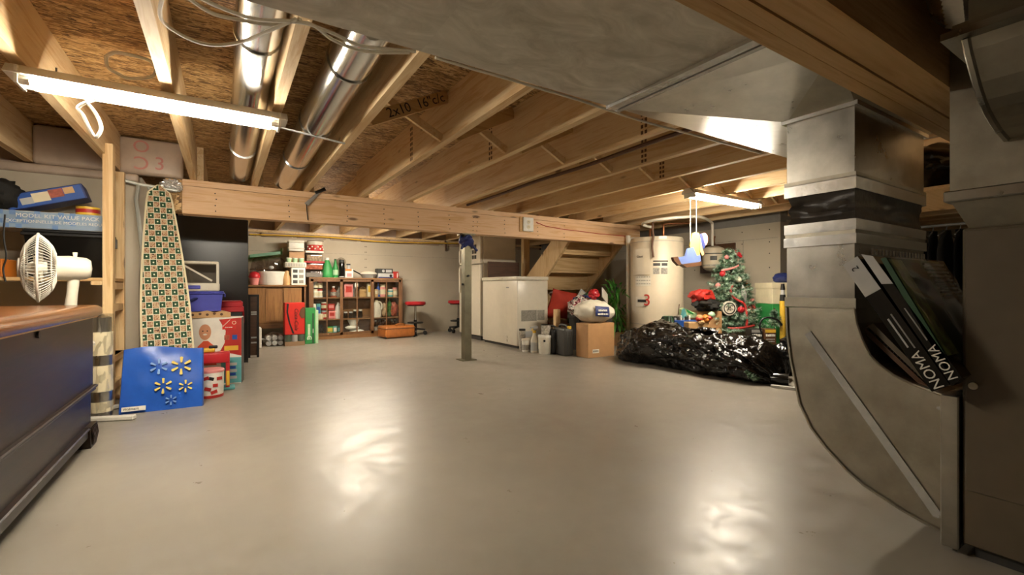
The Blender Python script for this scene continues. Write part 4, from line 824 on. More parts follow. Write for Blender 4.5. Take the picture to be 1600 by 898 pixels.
z5 = z4+.05+hk; hw = pw(17, p); t = thing('white_tub', 'white plastic tub with shiny lid on top of the brown carton', 'container', (p.x-.01, p.y+.10, z5)); w3 = pw(24, p)
MB().span(-w3/2*.92, w3/2*.92, -.08, .08, 0, hw*.8, .01, 2).build('tub', 'white', t, 50); MB().span(-w3/2, w3/2, -.09, .09, hw*.2, hw*.3, .004).build('lip', 'offwhite', t); MB().span(-w3/2*.95, w3/2*.95, -.085, .085, hw*.8, hw, .006).build('lid', 'appliance', t)
# clear food boxes stacked behind, above gap of the two cabinets
XG0 = AY(483, 530, 6.43).x; XG1 = AY(629, 522, 6.43).x; YG = 6.43; zg = AY(483, 433, YG).z
def ong(u, dy=.08, v=433): q = AY(u, v, YG+dy); return Vector((q.x, q.y, zg))
p = ong(490, .12); 
zc_0 = zg
for k, (hh, ww, bm_, lm_, lab) in enumerate(((pw(12, p), 29, 'tint_plastic', 'tint_plastic', 'plain clear food box lowest in the stack on the glass-door cabinet'), (pw(13, p), 30, 'pink_plastic', 'red_vinyl', 'clear food box with red lid in the stack on the glass-door cabinet'), (pw(16, p), 26, 'tint_plastic', 'white', 'clear food box with white lid under the round red tin'))):
    w_ = pw(ww, p); t = thing('food_box', lab, 'container', (p.x, p.y, zc_0)); MB().span(-w_*.46, w_*.46, -.075, .075, 0, hh*.8, .01, 2).build('tub', bm_, t, 50); MB().span(-w_/2, w_/2, -.085, .085, hh*.8, hh, .005).build('lid', lm_, t); MB().span(-w_*.4, w_*.4, -.06, .06, .006, hh*.6).build('contents', 'food_mix' if k else 'grey', t); zc_0 += hh
t = thing('round_tin', 'round red tin with white snowflake pattern topmost of the food box stack', 'tin', (p.x+.02, p.y, zc_0)); r = pw(11.5, p); h = pw(16, p)
MB().lathe([(0, 0), (r, 0), (r, h*.6), (0, h*.6)], 24).build('tin', 'red', t, 40); MB().lathe([(r*.5, h*.58), (r*1.03, h*.58), (r*1.03, h*.96), (r*.95, h), (0, h)], 24).build('lid', 'offwhite', t, 40); MB().lathe([(r*1.03, h*.94), (r*1.05, h*.94), (r*1.05, h), (r*.9, h)], 24).build('lid_rim', 'brown', t, 40)
for k in range(8): a = -PI*(.1+.8*k/7); MB().sphere((r*math.cos(a), r*math.sin(a), h*(.2+.2*(k % 2))), .012, 6, 4).build('snowflake', 'white', t)
# ---- glass-door cabinet
gc = thing('display_cabinet', 'wide brown bookcase with three glass sliding doors, packed with groceries', 'cabinet', (0, YG, 0)); D_ = .25; zb_ = .05
MB().span(XG0, XG1, 0, D_, zg-.02, zg).build('top', 'walnut', gc); MB().span(XG0, XG1, .01, D_, 0, zb_).build('plinth', 'walnut', gc); MB().span(XG0, XG1, D_-.012, D_, zb_, zg-.02).build('back', 'walnut', gc)
for x in (XG0, XG1-.022): MB().span(x, x+.022, 0, D_, 0, zg-.02).build('side', 'walnut_frame', gc)
zsh = [zb_, AY(540, 497, YG+.1).z, AY(540, 464, YG+.1).z]
for z in zsh[1:]: MB().span(XG0+.022, XG1-.022, .03, D_-.012, z-.016, z).build('shelf', 'walnut', gc)
xd = [XG0+.022, AY(534, 480, YG).x, AY(582, 480, YG).x, XG1-.022]; fwid = .032
for i in range(3):
    a, b_ = xd[i]-(.012 if i else 0), xd[i+1]+(.012 if i < 2 else 0); y = .004+.012*(i % 2); d_ = MB().span(a, a+fwid, y, y+.014, zb_, zg-.022).span(b_-fwid, b_, y, y+.014, zb_, zg-.022).span(a, b_, y, y+.014, zb_, zb_+.035).span(a, b_, y, y+.014, zg-.055, zg-.022).build('door_frame', 'walnut_frame', gc)
    MB().span((a+b_)/2-.007, (a+b_)/2+.007, y-.001, y+.012, zb_+.03, zg-.05).build('mullion', 'walnut_frame', d_); MB().span(a+fwid-.004, b_-fwid+.004, y+.006, y+.008, zb_+.03, zg-.05).build('pane', 'glass', d_)
# groceries
def shelf_item(kind, u, s, wpx, hpx, m1, m2, label, dy=.12, group=None, name=None, cat=None, base=0.0):
    q = AY(u, 480, YG+dy); q = Vector((q.x, q.y, zsh[s]+base)); w_ = pw(wpx, q); h = pw(hpx, q); r = w_/2
    if kind == 'box':
        t = carton(name or 'food_carton', label, q, (w_, .07, h), m1, 0, group); panel(t, -w_*.35, w_*.35, h*.35, h*.8, -.035, m2); return t
    if kind == 'jar': return turned(name or 'jar', label, q, [(0, 0), (r*.95, 0), (r, h*.06), (r, h*.72), (r*.8, h*.82), (0, h*.82)], m1, cat or 'jar', group, 14, [(0, h*.8), (r*.86, h*.8), (r*.86, h), (0, h)], m2, (r, h*.2, h*.6), 'cream' if m1 not in ('jar_dark',) else 'jar_dark')
    if kind == 'bottle': return turned(name or 'bottle', label, q, [(0, 0), (r*.95, 0), (r, h*.04), (r, h*.55), (r*.4, h*.78), (r*.34, h*.9), (0, h*.9)], m1, cat or 'bottle', group, 14, [(0, h*.88), (r*.42, h*.88), (r*.42, h), (0, h)], m2, (r, h*.15, h*.48), 'litho')
    if kind == 'jug':
        t = thing(name or 'jug', label, 'jug', q, 0, group); MB().lathe([(0, 0), (r*.92, 0), (r, h*.08), (r, h*.5), (r*.75, h*.75), (r*.3, h*.9), (0, h*.9)], 16, sy=.6).build('body', m1, t, True)
        MB().lathe([(0, h*.88), (r*.3, h*.88), (r*.3, h), (0, h)], 12).build('cap', m2, t); MB().tube(smooth([Vector((r*.15, -.03, h*.9)), Vector((r*.75, -.035, h*.85)), Vector((r*.95, -.035, h*.6)), Vector((r*.85, -.035, h*.45))]), .010, 6).build('handle', m1, t, True); return t
    if kind == 'bag': t = heap((0, 0, h/2), (w_/2, .05, h/2), u, amp=.25, n=24, m=14).build(name or 'food_bag', m1, None, True, q); return tag(t, label, 'bag', group)
B = 2
shelf_item('jar', 492, 2, 9, 13, 'white', 'cream', 'white capped vitamin jar standing below another on the left end of the top cabinet shelf', name='pill_jar')
shelf_item('jar', 500, 2, 9, 13, 'white', 'red', 'white jar with red cap beside the vitamin jars on the top cabinet shelf', name='pill_jar')
shelf_item('jar', 492, 2, 8, 10, 'offwhite', 'white', 'small white jar stacked upper left in the glass-door cabinet', base=.125, name='pill_jar'); shelf_item('jar', 500, 2, 8, 10, 'cream', 'pink', 'small jar with pink lid stacked on the red-capped white jar', base=.125, name='pill_jar')
q = AY(509, 480, YG+.1); t = thing('wire_basket', 'small round black wire basket on the top shelf of the glass-door cabinet', 'basket', (q.x, q.y, zsh[2])); r = .048
for k in range(7): z = .01+.015*k; rr_2 = r*math.sin(PI*(.12+.11*k)); MB().tube([Vector((rr_2*math.cos(2*PI*i/18), rr_2*math.sin(2*PI*i/18), z)) for i in range(18)], .003, 5, True).build('hoop', 'dkgrey', t)
for k in range(6): a = PI*k/6; MB().tube([Vector((r*math.cos(a)*math.cos(b2), r*math.sin(a)*math.cos(b2), .055+.052*math.sin(b2))) for b2 in [PI*j/10 for j in range(-5, 16)]], .0025, 4).build('rib', 'dkgrey', t)
shelf_item('bottle', 521, 2, 10, 17, 'spice', 'white', 'red-brown sauce bottle with white cap on the top cabinet shelf', name='sauce_bottle'); shelf_item('bottle', 530, 2, 9, 17, 'litho', 'dkgrey', 'pale labelled bottle beside the red-brown sauce bottle', name='sauce_bottle')
shelf_item('box', 544, 2, 13, 21, 'pink', 'red', 'pink and red cereal carton on the top shelf behind the middle glass door'); q = AY(553, 480, YG+.14); 
t = thing('whisk', 'wire whisk standing in the glass-door cabinet beside the pink carton', 'whisk', (q.x, q.y, zsh[2])); MB().cyl((0, 0, 0), (0, 0, .08), .009, n=8).build('handle', 'grey', t)
for k in range(4): a = PI*k/4; MB().tube(smooth([Vector((0, 0, .08)), Vector((.03*math.cos(a), .03*math.sin(a), .14)), Vector((0, 0, .19)), Vector((-.03*math.cos(a), -.03*math.sin(a), .14)), Vector((0, 0, .08))]), .002, 4).build('loop', 'silver', t)
t = thing('cooking_spoon', 'white slotted plastic spoon upright behind the middle glass door', 'spoon', (AY(557, 480, YG+.05).x, YG+.05, zsh[2])); MB().cyl((0, 0, 0), (0, 0, .13), .005, n=8).build('handle', 'white', t); MB().sphere((0, 0, .165), (.026, .008, .042), 14, 8).build('bowl', 'white', t, True)
t = thing('bread_board', 'small round-topped wooden board against the back of the middle glass door', 'board', (AY(567, 480, YG+.2).x, YG+.20, zsh[2])); MB().prism([(-.05, 0), (.05, 0), (.05, .10), (.035, .135), (0, .148), (-.035, .135), (-.05, .10)], 0, .015, 'Y').build('board', 'header_wood', t)
MB().cyl((0, -.002, .128), (0, .017, .128), .006, n=8).build('hang_hole', 'ink', t)
shelf_item('box', 576, 2, 5, 21, 'cream', 'yellow', 'slim cream carton standing at the edge of the middle glass door'); shelf_item('box', 587, 2, 5, 12, 'tan', 'cream', 'small tan carton at the near edge of the third glass door')
shelf_item('bottle', 591, 2, 6, 22, 'blue', 'purple', 'tall blue spray bottle on the top shelf behind the third glass door', name='spray_bottle'); shelf_item('jar', 598, 2, 9, 19, 'pink', 'cream', 'white and pink capped bottle beside the tall blue one', name='capped_bottle')
shelf_item('jar', 610, 2, 9, 12, 'teal', 'white', 'pale teal tin on the top shelf behind the third glass door', name='food_tin'); shelf_item('jar', 617, 2, 8, 14, 'food_mix', 'pink', 'mixed-colour tin with pink lid beside the pale teal tin', name='food_tin')
shelf_item('box', 490, 1, 6, 24, 'white', 'silver', 'narrow white carton at the left end of the middle cabinet shelf'); shelf_item('box', 497, 1, 6, 24, 'teal', 'blue', 'blue and white tall carton with round emblem on the middle cabinet shelf')
shelf_item('jar', 500, 1, 10, 9, 'cream', 'offwhite', 'squat cream tin in front of the blue tall carton', .07, name='food_tin'); shelf_item('jar', 506, 1, 9, 13, 'red', 'silver', 'red soup tin lower in the stack on the middle shelf', name='food_tin'); shelf_item('jar', 506, 1, 9, 12, 'red', 'offwhite', 'red soup tin stacked on another red tin', base=.125, name='food_tin')
shelf_item('box', 518, 1, 10, 12, 'pink', 'red', 'pink carton lying under another on the middle cabinet shelf'); shelf_item('box', 517, 1, 10, 10, 'red', 'pink', 'red and pink carton stacked on the pink carton', base=.115)
shelf_item('jug', 528, 1, 9, 25, 'white', 'white', 'tall white plastic jug behind the first glass door')
for k, u in enumerate((540, 548, 555, 563)): shelf_item('jar', u, 1, 6.5, 10+3*(k > 1), 'jar_dark', 'silver' if k < 2 else 'offwhite', 'dark preserve jar in the row behind the middle glass door' if k < 2 else 'taller dark preserve jar at the end of the row behind the middle glass door', group='dark preserve jars', name='preserve_jar')
shelf_item('jug', 588, 1, 16, 27, 'offwhite', 'cream', 'large cream plastic jug with loop handle behind the third glass door', .10); shelf_item('bag', 600, 1, 9, 22, 'food_mix', 0, 'speckled brown food bag beside the large cream jug'); shelf_item('bag', 615, 1, 15, 22, 'spice', 0, 'wrapped bag of mixed food at the right end of the middle shelf'); shelf_item('bag', 608, 1, 7, 26, 'greenery', 0, 'green leafy dried bunch between two food bags')
t = shelf_item('bag', 500, 0, 11, 17, 'black_gloss', 0, 'shiny black plastic bundle on the lowest cabinet shelf', .1); shelf_item('box', 515, 0, 10, 13, 'green', 'yellow', 'green tea carton on the lowest cabinet shelf', .15); shelf_item('box', 523, 0, 6, 13, 'teal', 'white', 'teal and white carton between the green cartons', .14); shelf_item('box', 530, 0, 8, 13, 'dkgreen', 'teal', 'dark green carton at the end behind the first glass door', .13); shelf_item('bag', 517, 0, 8, 4, 'cream', 0, 'cream packet lying before the green tea carton', .06)
q = AY(552, 520, YG+.12); t = thing('mixing_bowl', 'white mixing bowl resting on folded cloths in the glass-door cabinet', 'bowl', (q.x, q.y, zb_+.115)); MB().lathe([(0, 0), (.045, 0), (.085, .09), (.079, .09), (.04, .008), (0, .008)], 24).build('bowl', 'white', t, 40); MB().lathe([(.03, -.004), (.045, -.004), (.045, .002), (.03, .002)], 20).build('foot_ring', 'offwhite', t)
for k, (u, z, w_) in enumerate(((557, 0, .2), (550, .055, .18))): q = AY(u, 520, YG+.12); tag(heap((q.x, q.y, zb_+z+.028), (w_/2, .08, .03), k+20, amp=.15, n=28, m=12, flat=.1).build('folded_cloth', 'white', None, True), ('white folded cloth lowest under the mixing bowl', 'white folded cloth directly under the mixing bowl')[k], 'cloth')
for k, u in enumerate((587, 594, 602, 612, 617)): shelf_item('bottle', u, 0, 7, 19 if k != 1 else 23, 'jar_dark', 'offwhite' if k != 1 else 'black', ('dark glass bottle in the row behind the suitcase' if k != 1 else 'tallest dark glass bottle with black cap in the row behind the suitcase'), group='dark bottles low in the cabinet', name='dark_bottle')
# ---- things on top of glass cabinet
p = ong(511, .1); r = pw(9, p); h = pw(31, p)
t = turned('soda_bottle', 'wide green plastic bottle with white cap on the glass-door cabinet', p, [(0, 0), (r*.92, 0), (r, h*.1), (r*.95, h*.4), (r*.55, h*.75), (r*.3, h*.9), (0, h*.9)], 'green', 'bottle', None, 18, [(0, h*.88), (r*.34, h*.88), (r*.34, h), (0, h)], 'white')
p = ong(524, .12); r = pw(4.5, p); h = pw(29, p); t = turned('soda_bottle', 'slender dark green bottle beside the black thermos', p, [(0, 0), (r*.95, 0), (r, h*.1), (r*.95, h*.5), (r*.5, h*.72), (r*.3, h*.95), (0, h)], 'green', 'bottle', None, 14, [(0, h*.93), (r*.36, h*.93), (r*.36, h*1.01), (0, h*1.01)], 'dkgreen', (r, h*.15, h*.42), 'mint')
p = ong(534, .1); r = pw(4.2, p); h = pw(28, p); t = turned('thermos', 'tall black thermos flask on the glass-door cabinet', p, [(0, 0), (r*.9, 0), (r, h*.03), (r, h*.8), (r*.85, h*.86), (0, h*.86)], 'black_gloss', 'flask', None, 18, [(0, h*.85), (r*.9, h*.85), (r*.9, h), (0, h)], 'dkgrey', (r, h*.03, h*.08), 'silver')
p = ong(533, .2); t = thing('glass_globe', 'pale clear globe behind the black thermos', 'globe', (p.x, p.y, zg)); r = pw(7, p); MB().lathe([(0, 0), (r*.7, 0), (r*.6, .02), (r*.3, .05), (r*.3, .16), (0, .16)], 16).build('stand', 'grey', t, True); MB().sphere((0, 0, .16+r), r, 18, 12).build('globe', 'tint_plastic', t, True)
p = ong(545, .1); w_ = pw(12, p); h = pw(14, p); t = carton('spray_carton', 'small white and orange carton with red print behind the frying pan handle', p, (w_, .06, h), 'white'); panel(t, -w_*.5, w_*.3, h*.75, h*.98, -.03, 'orange'); panel(t, -w_*.3, w_*.3, h*.1, h*.5, -.03, 'pink'); MB().cyl((0, 0, h), (0, 0, h+.05), .02, n=12).build('nozzle', 'silver', t); MB().span(-.03, .02, -.012, .012, h+.05, h+.07).build('nozzle_head', 'black', t)
p = ong(576, .1); t = thing('frying_pan', 'pale enamel frying pan with domed lid and long black handle on the cabinet', 'pan', p); r = pw(13, p)
MB().lathe([(0, 0), (r*.72, 0), (r, .055), (r*.97, .055), (r*.7, .006), (0, .006)], 28).build('pan', 'grey', t, 40); MB().lathe([(r*.99, .055), (r*.9, .075), (r*.5, .093), (0, .098)], 28).build('lid', 'offwhite', t, True); MB().tube(smooth([Vector((-r*.95, 0, .05)), Vector((-r*1.35, -.01, .075)), Vector((-r*1.9, -.015, .105)), Vector((-r*2.35, -.02, .11))]), .009, 8).build('handle', 'black', t, True)
p = ong(601, .1); w_ = pw(24, p); h = pw(7.5, p); t = carton('gadget_box', 'silver-blue flat electronics box lower in the pair on the cabinet', p, (w_, .12, h), 'silver'); MB().cyl((w_*.32, -.061, h*.5), (w_*.32, -.063, h*.5), h*.3, n=14).build('lens_print', 'ink', t); panel(t, -w_*.48, w_*.48, 0, h*.25, -.06, 'navy')
t = carton('gadget_box', 'dark grey flat electronics box with white print stacked on the silver-blue one', (p.x-.01, p.y, zg+h), (w_*1.02, .12, h*.95), 'dkgrey'); panel(t, w_*.05, w_*.42, h*.2, h*.75, -.06, 'silver'); MB().cyl((-w_*.12, -.061, h*.48), (-w_*.12, -.063, h*.48), h*.28, n=14).build('lens_print', 'silver', t)
p = ong(617, .1); w_ = pw(9, p); h = pw(10.5, p); t = carton('red_carton', 'small red carton at the end of the glass-door cabinet top', p, (w_, .08, h), 'red'); panel(t, w_*.2, w_*.35, h*.1, h*.8, -.04, 'white')
# ---- drinks on the floor
p = AZ(461, 540); w_ = PX(28, p); h = PX(18, p); cc = thing('can_tray', 'flat of green and silver drink cans wrapped in clear film under the red carton', 'drink cans', (p.x, p.y+.09, 0), 0)
MB().span(-w_/2, w_/2, -.09, .09, 0, .05).build('tray', 'kraft', cc)
cm = MB().lathe([(0, .0), (.026, 0), (.032, .012), (.032, .105), (.027, .12), (0, .12)], 14).mesh('can', 'silver', 40); cm2 = MB().lathe([(0, .0), (.026, 0), (.032, .012), (.032, .105), (.027, .12), (0, .12)], 14).mesh('can', 'dkgreen', 40)
for i in range(3):
    for j in range(2): inst('can', cm if (i+j) % 2 else cm2, cc, (-w_/2+.037+.069*i, -.055+.069*j, .006))
MB().span(-w_/2-.002, w_/2+.002, -.093, .093, .002, .13).build('film_wrap', 'film', cc)
ckl = Vector((p.x, p.y+.09, .131)); t = carton('cola_carton', 'tall red cola carton with torn corner standing on the film-wrapped cans', ckl, (w_*1.02, .14, PX(50, p)), 'coke', 0, bev=.006); ck_h = PX(50, p)
sw = [(-w_*.30+.025*math.sin(z*6), z) for z in [0, .2, .4, .6, .8, 1]]
MB().prism([(-w_*.40, ck_h*.97), (-w_*.30, ck_h*.97), (-w_*.34, ck_h*.7), (-w_*.22, ck_h*.35), (-w_*.02, ck_h*.03), (-w_*.12, ck_h*.03), (-w_*.32, ck_h*.4), (-w_*.42, ck_h*.7)], -.0725, -.07, 'Y').build('swoosh', 'ink', t)
text('Coca-Cola', .060, 'ink', t, (w_*.08, -.0735, ck_h*.48), (PI/2, PI/2, 0), shear=.25)
MB().prism([(w_*.22, ck_h*.62), (w_*.28, ck_h*.78), (w_*.42, ck_h*.86), (w_*.52, ck_h*.84), (w_*.52, ck_h*.52), (w_*.36, ck_h*.50)], -.074, -.068, 'Y').build('torn_opening', 'brown', t)
p = AZ(430, 541); t = thing('can_bundle', 'bundle of silver cans shrink-wrapped in crinkled film on the floor', 'drink cans', (p.x, p.y+.09, 0)); w_ = PX(27, p); lay = MB().lathe([(0, -.06), (.026, -.06), (.03, -.05), (.03, .05), (.026, .06), (0, .06)], 12, M=Matrix.Rotation(PI/2, 3, 'X')).mesh('can', 'silver', 40)
for i in range(3):
    for j in range(2): inst('can', lay, t, (-w_/2+.035+.063*i, -.01, .035+.062*j))
heap((0, 0, .075), (w_/2+.012, .1, .085), 14, amp=.2, fr=3, n=44, m=26, flat=.12).build('film_wrap', 'film', t, None)
p = AZ(485, 537); h = PX(56, p); w_ = PX(15, p); t = carton('ginger_ale_carton', 'tall green ginger ale carton standing on the floor beside the red cola carton', (p.x, p.y+.07, 0), (w_, .13, h), 'green', 0)
panel(t, w_*.18, w_*.36, h*.02, h*.85, -.065, 'dkgreen'); panel(t, -w_*.25, -.0, h*.12, h*.55, -.065, 'mint'); text('C', .075, 'white', t, (-w_*.12, -.068, h*.17), (PI/2, PI/2, 0)); MB().span(-w_*.16, -w_*.10, -.0685, -.067, h*.26, h*.44).build('print_stroke', 'white', t); MB().span(w_*.24, w_*.29, -.0685, -.067, h*.30, h*.42).build('print_stroke', 'white', t); MB().span(w_/2, w_/2+.035, -.05, .065, 0, h*.93).build('side_pack', 'mint', t)
p = AZ(403, 546); t = carton('white_carton', 'low white plastic tub beside the narrow dark frame', (p.x+.01, p.y+.12, 0), (.06, .12, PX(34, p)), 'white', cat='box', bev=.012); t.location.y += .0
tag(MB().tube([AY(u, 530, 6.1)*1.0 for u, v in ((402, 523), (420, 523))], .012, 8).build('metal_rod', 'silver', None, True), 'silver rod lying under the credenza beside the wrapped cans', 'rod')
# ---- suitcase and stools
p = AZ(626, 527); w_ = PX(50, p); h = PX(21, p); t = thing('leather_case', 'tan leather carry case lying on the floor before the glass-door cabinet', 'suitcase', (p.x-.04, p.y+.06, 0), .12)
MB().span(-w_/2, w_/2, -.14, .14, .008, h*.9, .03, 3).build('body', 'leather', t, 60); MB().span(-w_/2-.003, w_/2+.003, -.143, .143, h*.68, h*.74, .002).build('zip_band', 'brown', t); MB().tube(smooth([Vector((-.07, -.10, h*.86)), Vector((-.05, -.12, h*1.02)), Vector((.05, -.12, h*1.02)), Vector((.07, -.10, h*.86))]), .008, 6).build('handle', 'leather', t, True)
for s in (-1, 1): MB().cyl((s*w_*.46, -.12, .015), (s*w_*.46+.02*s, -.12, .015), .015, n=10).build('wheel', 'rubber', t)
def stool(u0, u1, vb, vt, label):
    p = AZ((u0+u1)/2, vb); r = PX((u1-u0)/2, p); zt = ZAT(vt, p); t = thing('shop_stool', label, 'stool', (p.x, p.y, 0), random.uniform(0, 1), 'rolling shop stools')
    MB().lathe([(0, zt-.05), (r*.9, zt-.05), (r, zt-.035), (r, zt-.012), (r*.92, zt), (0, zt+.004)], 26).build('seat', 'red_vinyl', t, True); MB().lathe([(0, zt-.062), (r*.8, zt-.062), (r*.8, zt-.05), (0, zt-.05)], 20).build('seat_plate', 'black', t)
    MB().cyl((0, 0, .10), (0, 0, zt-.06), .016, n=12).build('piston', 'chrome', t, True); MB().cyl((0, 0, .09), (0, 0, .22), .024, n=12).build('sleeve', 'black', t, True); MB().lathe([(.03, .17), (r*.75, .17), (r*.78, .182), (r*.7, .19), (.03, .19)], 20).build('tool_tray', 'black', t, 40)
    for k in range(4):
        a = k*PI/2+.5; d = Vector((math.cos(a), math.sin(a), 0)); MB().bar(Vector((0, 0, .09))+d*.01, Vector((0, 0, .075))+d*r*.95, .03, .022).build('base_arm', 'black', t)
        ca = MB().cyl(Vector((0, 0, .03))+d*r*.93+Vector((-d.y, d.x, 0))*.014, Vector((0, 0, .03))+d*r*.93-Vector((-d.y, d.x, 0))*.014, .03, n=14).build('caster', 'rubber', t, True); MB().cyl(Vector((0, 0, .05))+d*r*.93, Vector((0, 0, .078))+d*r*.93, .01, n=8).build('caster_stem', 'chrome', ca)
stool(633, 665, 523, 471, 'round red rolling shop stool beside the glass-door cabinet'); stool(700, 732, 519, 469, 'round red rolling shop stool behind the steel post by the fridge')
# ---- fridge, chest freezer, boards
p = AZ(750, 532); FX, FY = p.x, p.y; fxr = AY(800, 500, FY).x; fyb = FY+.62; t = thing('refrigerator', 'tall cream top-freezer refrigerator behind the steel post', 'refrigerator', (0, 0, 0))
MB().span(FX+.05, fxr+.06, FY, fyb, .03, 1.40, .006).build('cabinet', 'appliance', t); zs_ = ZAT(412, p)
MB().span(FX, FX+.046, FY, fyb, .06, zs_-.004, .01, 2).build('fridge_door', 'appliance', t, 50); fd = MB().span(FX, FX+.046, FY, fyb, zs_+.004, 1.39, .01, 2).build('freezer_door', 'appliance', t, 50); MB().span(FX+.02, fxr, FY+.01, fyb-.02, 0, .05).build('kickplate', 'dkgrey', t)
for k, (z0, z1) in enumerate(((.62, zs_-.04), (zs_+.04, 1.2))): MB().span(FX-.03, FX-.012, fyb-.07, fyb-.045, z0, z1, .004).build('handle', 'offwhite', t)
for i in range(3):
    for j in range(2): MB().span(FX-.002, FX, FY+.10+.07*j, FY+.155+.07*j, zs_+.07+.07*i, zs_+.12+.07*i).build('magnet', 'dkgrey', fd)
p = AZ(808, 545); ZX, ZY = p.x, p.y; zyb = AX(754, 535, ZX).y; zxr = AY(856, 540, ZY).x; zh = AY(808, 433, ZY).z
t = thing('chest_freezer', 'white chest freezer with grey label panels beside the steel post', 'freezer', (0, 0, 0))
MB().span(ZX, zxr, ZY, zyb, .03, zh-.035, .008, 2).build('cabinet', 'appliance', t, 50); MB().span(ZX-.012, zxr+.006, ZY-.006, zyb+.004, zh-.032, zh+.012, .008, 2).build('lid', 'appliance', t, 50); MB().span(ZX+.02, zxr-.02, ZY+.02, zyb-.02, 0, .03).build('base', 'dkgrey', t)
MB().span(ZX-.022, ZX-.01, ZY+.3, ZY+.45, zh-.02, zh-.004, .004).build('lid_handle', 'offwhite', t)
for x0, x1, z0, z1 in ((814, 839, 484, 502), (839, 851, 484, 500), (816, 846, 516, 527)): a = AY(x0, z1, ZY); b_ = AY(x1, z0, ZY); MB().span(a.x+.004, b_.x-.004, ZY-.002, ZY, a.z, b_.z).build('label_panel', 'label_grey' if z0 < 510 else 'silver', t)
a = AX(793, 449, ZX); MB().span(ZX-.002, ZX, a.y-.03, a.y+.03, a.z-.007, a.z+.007).build('name_badge', 'grey', t); a = AX(792, 526, ZX)
for dz in (-.0, -.04): MB().cyl((ZX, a.y, a.z+dz), (ZX-.008, a.y, a.z+dz), .012, n=12).build('drain_plug' if dz else 'control_dial', 'offwhite', t)
q = AY(762, 432, FY-.10); q2 = AY(810, 410, FY-.10); tag(MB().span(q.x, q2.x, FY-.12, FY-.095, .0, q2.z).build('wood_board', 'dark_board'), 'dark brown wood panel standing between the freezer and the fridge', 'board')
q = AY(822, 400, 5.12); tag(MB().span(q.x-.045, q.x+.045, 5.10, 5.14, 0, ZJ-.003).span(q.x-.06, q.x-.046, 5.09, 5.15, .0, ZJ-.003).build('wall_stud', 'stud_wood'), 'pair of upright bare studs under the long beam behind the chest freezer', 'stud')
# ================================================================ stairs and the right side
sx0, sx1 = 3.40, 4.30; st_ = thing('open_stairs', 'bare timber stairs seen from below behind the long beam', 'stairs', (0, 0, 0))
run, rise = .232, .218; y0_, z0_ = 4.81, .69         # a known tread nose line
for k in range(-3, 3):
    y = y0_-run*k; z = z0_+rise*k
    MB().span(sx0+.03, sx1-.03, y-.01, y+.26, z-.03, z).build('tread', 'plywood', st_); MB().span(sx0+.03, sx1-.03, y-.026, y-.01, z-.0, z+rise-.03).build('riser', 'plywood', st_)
for x in (sx0, sx1-.038):
    ya, za = y0_+run*3+.26, 0.0; yb, zb2 = 3.99, z0_+(y0_-3.99)/run*rise
    MB().prism([(ya+.05, 0), (ya+.05, .22), (yb, min(zb2+.20, ZJ+.2)), (yb, zb2-.09), (ya-.28, 0)], x, x+.038, 'X').build('stringer', 'stud_wood', st_)
MB().span(sx0-.05, sx0, 4.0, 4.04, ZJ-.09, ZJ).build('header', 'header_wood', st_)
# ---- bottles by the freezer
p = AZ(822, 549); r = PX(7, p); h = PX(20, p); t = turned('small_tub', 'small white plastic tub nearest the freezer corner in the row of containers', (p.x, p.y, 0), [(0, 0), (r*.85, 0), (r*.97, h*.85), (0, h*.85)], 'white', 'tub', None, 18, [(0, h*.83), (r*1.04, h*.83), (r*1.04, h), (0, h)], 'offwhite', (r*.92, h*.15, h*.55), 'litho')
q = (p.x+.03, p.y+.12, 0); t = turned('black_tin', 'small black and white tin behind the white tub', q, [(0, 0), (.035, 0), (.035, PX(33, p)), (0, PX(33, p))], 'litho', 'tin', None, 16, [(0, PX(31, p)), (.036, PX(31, p)), (.036, PX(34, p)), (0, PX(34, p))], 'black')
p = AZ(835, 550); r = PX(6, p); h = PX(31, p); t = turned('spray_bottle', 'grey spray bottle with yellow trigger among the containers', (p.x, p.y, 0), [(0, 0), (r*.95, 0), (r, h*.05), (r, h*.6), (r*.5, h*.85), (r*.35, h), (0, h)], 'offwhite', 'bottle', None, 18, [(0, h*.97), (r*.45, h*.97), (r*.45, h*1.1), (0, h*1.1)], 'yellow', (r, h*.1, h*.5), 'silver'); MB().prism([(-.055, h*1.22), (-.05, h*1.28), (.03, h*1.32), (.045, h*1.25), (.02, h*1.08), (-.01, h*1.08), (-.015, h*1.2)], -.011, .011, 'Y').build('trigger_head', 'grey', t); MB().tube([(-.02, 0, h*1.2), (-.035, 0, h*1.08)], .005, 6).build('trigger', 'yellow', t)
p = AZ(852, 552); r = PX(11, p); h = PX(29, p); t = turned('paint_pail', 'white plastic paint pail in the row beside the freezer', (p.x, p.y, 0), [(0, 0), (r*.93, 0), (r, h*.9), (0, h*.9)], 'offwhite', 'pail', None, 24, [(0, h*.88), (r*1.04, h*.88), (r*1.04, h), (0, h)], 'white', (r*.97, h*.25, h*.7), 'offwhite'); MB().sphere((-r*.7, -r*.75, h*.72), .012, 8, 6).build('handle_boss', 'black', t)
hp_ = h; r2 = PX(7.5, p); h2 = PX(16, p); t = turned('spray_can_tin', 'dark printed tin standing on the white paint pail', (p.x+.01, p.y, hp_), [(0, 0), (r2, 0), (r2, h2*.94), (r2*.94, h2), (0, h2)], 'litho', 'tin', None, 18, [(r2*.8, h2*.95), (r2*1.02, h2*.95), (r2*1.02, h2), (r2*.8, h2)], 'dkgrey')
